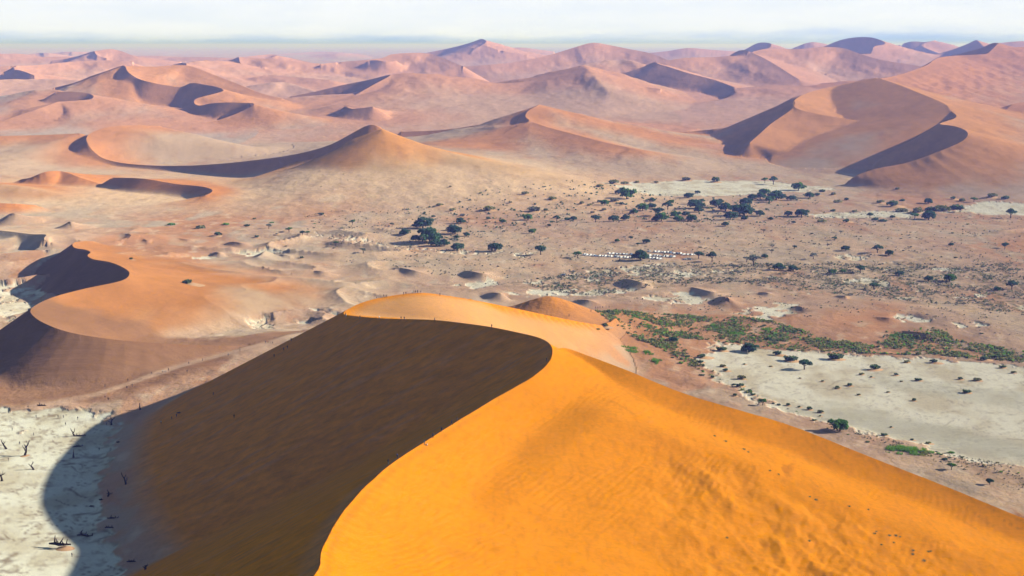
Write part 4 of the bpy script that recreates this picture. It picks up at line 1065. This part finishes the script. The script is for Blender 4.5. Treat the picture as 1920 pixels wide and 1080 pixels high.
scrub_stuff('scrub', 4000, FRINGE, .5, 1.5, SHRUB[1], 1, 'olive scrub of the green fringe round the pan')
scrub_stuff('scrub', 1500, FRINGE, .4, 1.5, SHRUB[2], 12, 'fresh green scrub of the fringe round the pan')
scrub_stuff('scrub', 1100, FRINGE, .4, 1.5, SHRUB[0], 2, 'dark scrub of the green fringe round the pan')
scrub_stuff('scrub', 5200, SCRUBLAND, .4, 1.5, SHRUB[3], 3, 'grey scrub covering the plain right of the parked cars', 5)
scrub_stuff('scrub', 900, SCRUBLAND, .5, 1.6, SHRUB[0], 4, 'dark scrub on the plain right of the parked cars', 5)
scrub_stuff('scrub', 3600, [(560, 400), (1000, 395), (1920, 405), (1990, 500), (1300, 500), (960, 545), (650, 500)], .35, 1.3, SHRUB[3], 5, 'thin scrub over the middle of the plain', 5)
scrub_stuff('scrub', 700, [(1120, 352), (1330, 372), (1520, 360), (1560, 420), (1300, 430), (1120, 410), (760, 470), (760, 400)], .8, 2.4, SHRUB[0], 6, 'undergrowth between the trees of the groves', 6)
scrub_stuff('scrub', 420, [(1110, 560), (1500, 560), (1990, 600), (1990, 650), (1700, 612), (1400, 605)], .3, 1.1, SHRUB[3], 8, 'sparse scrub on the red sand behind the fringe', 5)
scrub_stuff('scrub', 500, [(1290, 700), (1440, 752), (1640, 835), (1800, 890), (1990, 960), (1990, 890), (1700, 838), (1560, 800), (1400, 740)], .2, .8, SHRUB[3], 9, 'small scrub on the strip of sand along the near shore', 5)
def grass_patch(px, py, wpx, hpx, n, label, mat=GRASS):
    x, y, z = hit(px, py)
    d = math.hypot(x, y); rx = wpx * d / FPX / 2; ry = hpx * d / FPX / 2 / .22
    rnd = np.random.default_rng(int(px)); vs, fs = [], []
    a = rnd.uniform(0, 6.28, n); r = rnd.random(n) ** .6
    gx = x + rx * r * np.cos(a); gy = y + ry * r * np.sin(a)
    ok = fbm(gx / 5, gy / 7, 3) + .35 - r * .45 > 0
    gx, gy, r = gx[ok], gy[ok], r[ok]; gz = height(gx, gy)
    for k in range(len(gx)):
        h = rnd.uniform(.6, 2.0) * (1.2 - .6 * r[k]); q = rnd.uniform(0, 6.28); w = .22; lx, ly = rnd.normal(size=2) * .35
        b = len(vs)
        vs += [(gx[k] - w * math.cos(q), gy[k] - w * math.sin(q), gz[k] - .05), (gx[k] + w * math.cos(q), gy[k] + w * math.sin(q), gz[k] - .05), (gx[k] + lx, gy[k] + ly, gz[k] + h)]
        fs.append((b, b + 1, b + 2))
    o = link('grass', mesh_from('grass', vs, fs, [mat])); o['kind'] = 'stuff'; o['label'] = label; o['category'] = 'grass'
for a in ((1188, 594, 32, 6, 500, 'bright green grass tuft above the left end of the fringe'), (1216, 612, 32, 8, 800, 'bright green grass in the left end of the fringe'), (1340, 613, 30, 9, 900, 'bright green grass in the upper middle of the fringe'),
          (1377, 626, 48, 9, 1300, 'widest bright green grass patch within the fringe'), (1361, 606, 12, 4, 150, 'small bright grass tuft above the fringe'), (1183, 656, 36, 10, 900, 'bright green grass at the fringe tip behind the dune crest'),
          (1214, 662, 26, 7, 500, 'short bright green grass strip below the fringe tip'), (1230, 678, 28, 9, 700, 'green grass low in the strip behind the dune crest'), (1703, 845, 96, 15, 3200, 'long bright green grass bed on the near shore of the pan'), (1440, 618, 24, 6, 400, 'green grass right of the fringe middle'), (1680, 630, 40, 7, 500, 'dull green grass in the right hand fringe patch')):
    grass_patch(*a)
grass_patch(1735, 852, 30, 8, 300, 'dry yellow grass at the end of the bright grass bed', DRYGRASS)

# ---- dark tufts on the foreground sand
tv, tf = [], []
rnd = np.random.default_rng(9)
for k in range(46):
    q = rnd.uniform(0, 6.28); r = rnd.uniform(0, .5); h = rnd.uniform(.3, .7); b = len(tv)
    x, y = r * math.cos(q), r * math.sin(q); p = rnd.uniform(0, 6.28)
    tv += [(x - .06 * math.cos(p), y - .06 * math.sin(p), -.05), (x + .06 * math.cos(p), y + .06 * math.sin(p), -.05), (x * 1.7, y * 1.7, h)]; tf.append((b, b + 1, b + 2))
TUFT = mesh_from('grass_tuft', tv, tf, [SHRUB[3]])
for k, (px, py) in enumerate(sorted([(1518, 932), (1403, 848), (1360, 828), (1443, 883), (1628, 956), (1643, 997), (1668, 1005), (1679, 1005), (1688, 1007), (1712, 1033), (1740, 1035), (1732, 1052), (1517, 1015), (1363, 1009), (1653, 1022), (1395, 843), (1340, 818), (1712, 1040), (1745, 1034), (1530, 938), (1676, 1018), (1592, 950), (1640, 1001), (1460, 890)])):
    x, y, z = hit(px, py)
    tag(link('grass_tuft', TUFT, None, (x, y, z), random.uniform(0, 6), random.uniform(.6, 1.1)), f'tiny dark grass tuft on the orange foreground slope, {nth(k)} from the left', 'grass tuft', 'tufts on the foreground dune')

# ---- dead trees of the white pan
def dead_tree(px, py, hpx, seed, label, lean=.15, fork=4, spread=.5, mound=False):
    x, y, z = hit(px, py); d = math.hypot(math.hypot(x, y), CAM_Z - z)
    H = hpx * d / FPX / .95
    rd = random.Random(seed); vs, fs = [], []
    an = rd.uniform(0, 6.28); pts = []; p = Vector((0, 0, -.3)); dirv = Vector((lean * math.cos(an), lean * math.sin(an), 1)).normalized()
    for i in range(5):
        pts.append(tuple(p)); p = p + dirv * H * .15; dirv = (dirv + Vector((rd.uniform(-.3, .3), rd.uniform(-.3, .3), .05))).normalized()
    r0 = max(.52, H * .07)
    tube(vs, fs, pts, [r0 * 1.3, r0, r0 * .85, r0 * .75, r0 * .6], 7)
    o = link('dead_tree', mesh_from('dead_tree', vs, fs, [DEADWOOD], smooth=True), None, (x, y, z), rd.uniform(0, 6.28))
    for q in range(fork):
        vs, fs = [], []; st = Vector(pts[-1 - (q % 3)]); a = 2 * math.pi * q / fork + rd.uniform(-.5, .5)
        L = H * rd.uniform(.32, .62); v = Vector((math.cos(a) * spread * 1.6, math.sin(a) * spread * 1.6, rd.uniform(.5, 1.1))).normalized(); bp = [tuple(st)]
        c = st.copy()
        for i in range(4):
            c = c + v * L / 4; v = (v + Vector((rd.uniform(-.35, .35), rd.uniform(-.35, .35), rd.uniform(-.1, .4)))).normalized(); bp.append(tuple(c))
        tube(vs, fs, bp, [r0 * .62, r0 * .5, r0 * .38, r0 * .28, r0 * .14], 5)
        c2 = Vector(bp[2]); v2 = Vector((rd.uniform(-1, 1), rd.uniform(-1, 1), .7)).normalized()
        tube(vs, fs, [tuple(c2), tuple(c2 + v2 * L * .3), tuple(c2 + v2 * L * .5 + Vector((0, 0, L * .12)))], [r0 * .3, r0 * .22, r0 * .1], 5)
        link('branch', mesh_from('branch', vs, fs, [DEADWOOD], smooth=True), o)
    if mound: link('sand_mound', MND, o, (0, 0, -.1), 0, (H * .35, H * .3, 1.6))
    return tag(o, label, 'dead tree')
def dead_log(px, py, wpx, seed, label, n=3, mound=0.0):
    x, y, z = hit(px, py); d = math.hypot(math.hypot(x, y), CAM_Z - z); L = wpx * d / FPX
    rd = random.Random(seed); vs, fs = [], []; r0 = max(.38, L * .07)
    pts = [(-L * .5 + L * i / 4, rd.uniform(-.1, .1) * L, r0 * .6 + rd.uniform(0, .05) * L) for i in range(5)]
    tube(vs, fs, pts, [r0 * .6, r0, r0 * 1.1, r0 * .8, r0 * .4], 6)
    o = link('fallen_trunk', mesh_from('fallen_trunk', vs, fs, [DEADWOOD], smooth=True), None, (x, y, z + (1.0 if mound else 0)), rd.uniform(-.4, .4))
    for q in range(n):
        vs, fs = [], []; st = Vector(pts[1 + q % 4]); v = Vector((rd.uniform(-.7, .7), rd.uniform(-1, 1), rd.uniform(.4, 1.0))).normalized(); l = L * rd.uniform(.2, .4)
        m_ = st + v * l * .55
        tube(vs, fs, [tuple(st), tuple(m_), tuple(m_ + Vector((rd.uniform(-.5, .5), rd.uniform(-.5, .5), .6)).normalized() * l * .5)], [r0 * .6, r0 * .45, r0 * .18], 5)
        link('branch', mesh_from('branch', vs, fs, [DEADWOOD], smooth=True), o)
    if mound: link('sand_mound', MND, o, (mound * .25 * L, 0, -1.1), 0, (L * .42, L * .42, 3.5))
    return tag(o, label, 'fallen tree')
dead_tree(12, 842, 23, 1, 'leaning black dead tree at the left edge of the white pan', .35, 2, .3)
dead_tree(47, 855, 28, 2, 'tallest forked black dead tree on the white pan', .1, 4, .45, True)
dead_tree(140, 817, 17, 3, 'bent dead tree arching over a fallen trunk on the pan', .8, 2, .5)
dead_log(151, 818, 20, 31, 'fallen trunk lying right of the bent dead tree')
dead_log(146, 838, 18, 32, 'low twisted fallen branch in the middle of the pan', 4)
dead_tree(138, 858, 17, 4, 'single dead pole at the edge of the dune shadow', .05, 1, .2)
dead_tree(209, 797, 16, 5, 'forked dead tree where the pan meets the path slope', .05, 4, .6)
dead_tree(4, 902, 24, 6, 'wide branching dead tree cut by the left picture edge', .1, 4, .8)
dead_tree(63, 881, 15, 7, 'small curved dead tree below the tallest one', .4, 2, .4)
dead_tree(236, 908, 20, 8, 'dead tree standing on the foot of the dark slip face', .1, 4, .5)
dead_tree(203, 931, 13, 9, 'short dead stump with crossed top at the shadow shore', .05, 3, .9)
dead_log(210, 973, 18, 33, 'black fallen tree at the foot of the dark slip face', 4)
dead_log(205, 991, 16, 34, 'scattered black driftwood below the fallen tree', 3)
dead_log(112, 1028, 40, 35, 'large heap of black dead wood on a sand mound', 6, 1.0)
dead_log(159, 1006, 28, 36, 'dark dead wood heap in the shadowed part of the pan', 5)
dead_tree(273, 1068, 12, 10, 'flat topped little dead tree near the bottom edge', .05, 4, 1.2)
dead_log(246, 1054, 16, 37, 'fallen trunk beside the little flat topped dead tree')
dead_log(78, 761, 18, 38, 'long fallen dead trunk on the far shore of the white pan')
dead_tree(263, 768, 11, 11, 'thin forked dead tree on the sand beyond the pan', .05, 2, .4)
dead_log(336, 775, 9, 39, 'small dark branch on the slope right of the pan', 2)
dead_log(190, 938, 10, 40, 'driftwood on the shore left of the short stump', 2)
dead_log(172, 950, 9, 41, 'small dark branch on the shadowed clay bank', 2)
dead_log(222, 830, 8, 42, 'small dark branch on the upper shadow shore', 2)

# ---- parked cars
PAINT = [plain('car_white', (.80, .80, .80), .35, .5, .02), plain('car_silver', (.42, .45, .50), .3, .5, .02), plain('car_blue', (.10, .17, .28), .3, .5, .02)]
GLASS = plain('car_glass', (.03, .045, .06), .12, .6, .02); TYRE = plain('tyre', (.02, .02, .02), .9, .1)
def body_mesh(paint, tall):
    L, Wd = 4.7, 1.85; H1, H2 = .98, 1.75 + tall
    prof = [(-L / 2, .42), (-L / 2, H1 - .05), (-L / 2 + .10, H1), (-L / 2 + .25, H2 - .06), (-L / 2 + .45, H2), (L * .06, H2), (L * .14, H2 - .10), (L * .27, H1 + .10), (L * .46, H1 - .02), (L / 2, H1 - .22), (L / 2, .42)]
    vs = []
    for s in (-1, 1):
        for (x, z) in prof:
            inset = .16 if z > H1 + .12 else (.04 if z > .9 else 0)
            vs.append((s * (Wd / 2 - inset), x, z))
    n = len(prof); fs = [tuple(range(n)), tuple(range(2 * n - 1, n - 1, -1))]
    for k in range(n): fs.append((k, n + k, n + (k + 1) % n, (k + 1) % n))
    return mesh_from('body', vs, fs, [paint])
def glass_mesh(tall):
    L, Wd = 4.7, 1.85; H1, H2 = 1.06, 1.64 + tall; vs, fs = [], []
    def quad(a, b, c, d):
        k = len(vs); vs.extend((a, b, c, d)); fs.append((k, k + 1, k + 2, k + 3))
    for s in (-1, 1):
        x = s * (Wd / 2 - .09); x2 = s * (Wd / 2 - .145)
        for y0, y1 in ((-L / 2 + .38, -.95), (-.85, .05), (.15, .70)):
            quad((x, y0, H1), (x, y1, H1), (x2, min(y1, .50), H2), (x2, y0, H2))
    quad((-.74, L * .262, H1 + .05), (.74, L * .262, H1 + .05), (.70, L * .150, H2), (-.70, L * .150, H2))
    quad((-.70, -L / 2 + .10, H1 + .04), (.70, -L / 2 + .10, H1 + .04), (.66, -L / 2 + .20, H2), (-.66, -L / 2 + .20, H2))
    return mesh_from('window', vs, fs, [GLASS])
wv_, wf_ = [], []
tube(wv_, wf_, [(-.11, 0, 0), (.11, 0, 0)], [.36, .36], 12)
WHEEL = mesh_from('wheel', wv_, wf_, [TYRE], smooth=False)
BODY = {(p, t): body_mesh(PAINT[p], t) for p in range(3) for t in (0.0, .38)}
WIN = {t: glass_mesh(t) for t in (0.0, .38)}
def car(px, py, rz, paint, tall, label, group=None):
    x, y, z = hit(px, py)
    o = link('car', None, None, (x, y, z), rz); tag(o, label, 'car', group)
    link('body', BODY[(paint, tall)], o); link('window', WIN[tall], o)
    for sx in (-.84, .84):
        for sy in (-1.45, 1.40): link('wheel', WHEEL, o, (sx, sy, .35))
    return o
CR = random.Random(3)
PN = ('white', 'silver', 'dark blue')
for (x0, y0, x1, y1, n, what) in ((1095, 479, 1187, 484.5, 17, 'in the long front row'), (1142, 476.5, 1183, 478, 7, 'in the second row left of the tree'), (1228, 473, 1275, 476.5, 9, 'in the back row right of the tree'),
                                (1220, 480, 1262, 483, 8, 'in the middle row right of the tree'), (1218, 485, 1237, 486.5, 4, 'in the short front row right of the tree'), (1282, 478, 1303, 478.5, 4, 'in the rightmost group under trees')):
    for k in range(n):
        t = k / max(n - 1, 1); p = CR.choice((0, 0, 0, 0, 1, 2)); tall = CR.choice((0.0, 0.0, .38))
        car(x0 + (x1 - x0) * t + CR.uniform(-1.3, 1.3), y0 + (y1 - y0) * t + CR.uniform(-.4, .4), CR.choice((0, math.pi)) - .75 + CR.uniform(-.2, .2), p, tall, f'{PN[p]} parked {"van" if tall else "car"} {what}, {nth(k)} from left', 'vehicles ' + what)
car(1217, 472.5, .4, 0, 0.0, 'white car standing apart at the left of the back row')
car(1284, 487.5, 1.2, 0, 0.0, 'white car left of a pair in front of the rightmost trees', None)
car(1292, 487.5, 1.2, 1, 0.0, 'silver car right of a pair in front of the rightmost trees', None)
car(1056, 517, 1.1, 1, .38, 'grey van driving alone on the pale track')

# ---- people
SKIN = plain('skin', (.32, .19, .13), .7, .2, .03); HAIR = plain('dark_hair', (.03, .025, .02), .8, .2, .03)
CLOTH = {k: plain('cloth_' + k, c, .9, .1, .05) for k, c in dict(black=(.02, .02, .022), navy=(.03, .04, .08), white=(.75, .75, .75), red=(.35, .04, .04), teal=(.05, .20, .22), grey=(.14, .14, .15), khaki=(.22, .17, .10)).items()}
def person_mesh(pose, top, bottom):
    J = dict(pel=(0, 0, .95), sp=(0, .02, 1.18), ch=(0, .02, 1.38), nk=(0, .02, 1.50), hd=(0, .04, 1.62), tp=(0, .03, 1.74))
    st = .22 if pose == 'walk' else .04
    if pose == 'sit':
        dz = -.72
        J = {k: (v[0], v[1] - .05, v[2] + dz) for k, v in J.items()}
    def P(x, y, z): return (x, y, z)
    for s, n in ((-1, 'l'), (1, 'r')):
        sw = st * s; zz = -.72 if pose == 'sit' else 0
        J['sh' + n] = P(s * .19, .02, 1.40 + zz); J['el' + n] = P(s * .26, -.02 - sw * .7, 1.13 + zz); J['wr' + n] = P(s * .25, .10 - sw * .9, .90 + zz + (.1 if pose == 'sit' else 0)); J['hn' + n] = P(s * .25, .13 - sw * .9, .81 + zz + (.1 if pose == 'sit' else 0))
        if pose == 'sit':
            J['hp' + n] = P(s * .10, 0, .18); J['kn' + n] = P(s * .14, .42, .45); J['an' + n] = P(s * .13, .62, .08); J['ft' + n] = P(s * .14, .78, .05)
        else:
            J['hp' + n] = P(s * .10, 0, .90); J['kn' + n] = P(s * .11, sw * .9 + .03, .50); J['an' + n] = P(s * .11, sw * 1.3 - .03, .09); J['ft' + n] = P(s * .12, sw * 1.3 + .14, .05)
    E = [('pel', 'sp'), ('sp', 'ch'), ('ch', 'nk'), ('nk', 'hd'), ('hd', 'tp')] + [e for n in 'lr' for e in (('ch', 'sh' + n), ('sh' + n, 'el' + n), ('el' + n, 'wr' + n), ('wr' + n, 'hn' + n), ('pel', 'hp' + n), ('hp' + n, 'kn' + n), ('kn' + n, 'an' + n), ('an' + n, 'ft' + n))]
    Rd = dict(pel=.15, sp=.135, ch=.16, nk=.062, hd=.105, tp=.085, sh=.075, el=.050, wr=.036, hn=.042, hp=.105, kn=.068, an=.048, ft=.045)
    names = list(J); me = bpy.data.meshes.new('p'); me.from_pydata([J[k] for k in names], [(names.index(a), names.index(b)) for a, b in E], [])
    o = bpy.data.objects.new('p', me); COL.objects.link(o)
    o.modifiers.new('skin', 'SKIN'); sb = o.modifiers.new('sub', 'SUBSURF'); sb.levels = 1; sb.render_levels = 1
    for i, k in enumerate(names):
        sv = me.skin_vertices[0].data[i]; r = Rd.get(k) or Rd[k[:2]]; sv.radius = (r, r * (.8 if k in ('pel', 'sp', 'ch') else 1)); sv.use_root = (k == 'pel')
    dg = bpy.context.evaluated_depsgraph_get(); dg.update()
    out = bpy.data.meshes.new_from_object(o.evaluated_get(dg)); bpy.data.objects.remove(o)
    out.name = 'person'; out.materials.clear()
    for m in (SKIN, top, bottom, HAIR): out.materials.append(m)
    off = -.72 if pose == 'sit' else 0
    for f in out.polygons:
        c = f.center; z = c.z - off
        if z > 1.50: f.material_index = 3 if (z > 1.68 or c.y < .0) else 0
        elif pose == 'sit' and (c.y > .12 and abs(c.x) < .22 and c.z < .6): f.material_index = 2
        elif abs(c.x) > .205 and z < 1.0: f.material_index = 0
        elif z > .98: f.material_index = 1
        else: f.material_index = 2
        f.use_smooth = True
    return out
PM = [person_mesh(p, CLOTH[t], CLOTH[b]) for p, t, b in (('stand', 'black', 'navy'), ('walk', 'navy', 'black'), ('walk', 'white', 'grey'), ('stand', 'red', 'black'), ('walk', 'grey', 'black'), ('sit', 'white', 'navy'), ('stand', 'teal', 'khaki'), ('walk', 'black', 'grey'))]
PL = ['standing in black clothes', 'walking in navy and black', 'walking in a white top', 'standing in a red top', 'walking in grey and black', 'sitting in a white top', 'standing in a teal top', 'walking in black and grey']
PR = random.Random(11)
def people(pts, where, group, kinds=(0, 1, 7, 4, 0, 1)):
    for k, q in enumerate(sorted(pts, key=lambda q: q[0])):
        kd = q[2] if len(q) > 2 else kinds[(k + PR.randint(0, 2)) % len(kinds)]
        x, y, z = hit(q[0], q[1])
        tag(link('person', PM[kd], None, (x, y, z - .02), PR.uniform(0, 6.28), PR.uniform(1.10, 1.20)), f'person {PL[kd]} {where}' + (f', {nth(k)} from left' if len(pts) > 1 else ''), 'person', group)
people([(648, 592), (675, 598), (711, 599, 2), (752, 600), (758, 600), (815, 603), (922, 615)], 'on the brink above the slip face', 'hikers on the far brink')
people([(649, 595, 2)], 'at the left corner of the dark slip face', None)
people([(1025, 679, 0)], 'just below the bend of the foreground crest', None)
people([(857, 791), (847, 797), (828, 810), (812, 822), (796, 835, 6), (745, 861), (728, 871)], 'on the near crest', 'hikers on the near crest')
people([(801, 836, 5)], 'resting on the orange side of the near crest', None)
people([(706, 560), (719, 558), (722, 558), (725, 558), (757, 553), (761, 552.5), (773, 551, 2), (776, 550.5), (779, 550.5), (783, 550), (789, 550.5), (825, 555)], 'on the rounded orange dune top', 'hikers on the dune top')
people([(498, 644), (501, 644, 3), (504, 644), (508, 644.5), (511, 645), (450, 659), (428, 668), (380, 677), (354, 683), (316, 696), (305, 699, 2), (308, 699, 2), (311, 699, 2), (351, 699), (284, 702), (240, 715), (546, 640), (539, 654), (532, 658), (514, 670)], 'on the path above the pan', 'walkers on the path')
people([(197, 726), (197, 747), (203, 751), (238, 729), (248, 725), (53, 766), (68, 784), (117, 772), (119, 772), (109, 784), (119, 784), (123, 798), (146, 787), (200, 798), (186, 845), (23, 808), (63, 817), (37, 834), (16, 865)], 'on the white pan', 'visitors on the white pan')
people([(135, 1044, 0)], 'alone near the heap of dead wood on the pan', None)
people([(400, 741), (331, 782), (322, 787), (302, 795, 2), (439, 784)], 'low on the dark slip face', 'hikers on the slip face')
people([(1117, 579), (1121, 579), (1125, 578.5), (1130, 578), (1142, 578), (1108, 585), (1067, 594)], 'on the low sand hill', 'hikers on the low hill')

# ------------------------------------------------------------------ the dusty morning air
def haze_box():
    x0, x1, y0, y1, z0, z1 = -120000, 120000, -110000, 120000, float(Z.min()) - 1.5, float(Z.max()) + 4
    me = bpy.data.meshes.new('haze')
    me.from_pydata([(x, y, z) for x in (x0, x1) for y in (y0, y1) for z in (z0, z1)], [], [(0, 1, 3, 2), (4, 6, 7, 5), (0, 4, 5, 1), (2, 3, 7, 6), (0, 2, 6, 4), (1, 5, 7, 3)])
    m, nt = new_mat('haze_air')
    g = NT_(nt)
    v = g.n('ShaderNodeVolumePrincipled')
    v.inputs['Color'].default_value = (.28, .34, 1.0, 1)
    v.inputs['Absorption Color'].default_value = (1, 1, 1, 1)
    v.inputs['Density'].default_value = HAZE
    v.inputs['Anisotropy'].default_value = 0.1
    out = g.n('ShaderNodeOutputMaterial'); g.l(v.outputs[0], out.inputs['Volume'])
    me.materials.append(m)
    o = bpy.data.objects.new('haze', me); COL.objects.link(o)
    o['kind'] = 'stuff'; o['label'] = 'pale blue haze lying over the desert'
    return o
HAZE = 9.5e-5
haze_box()
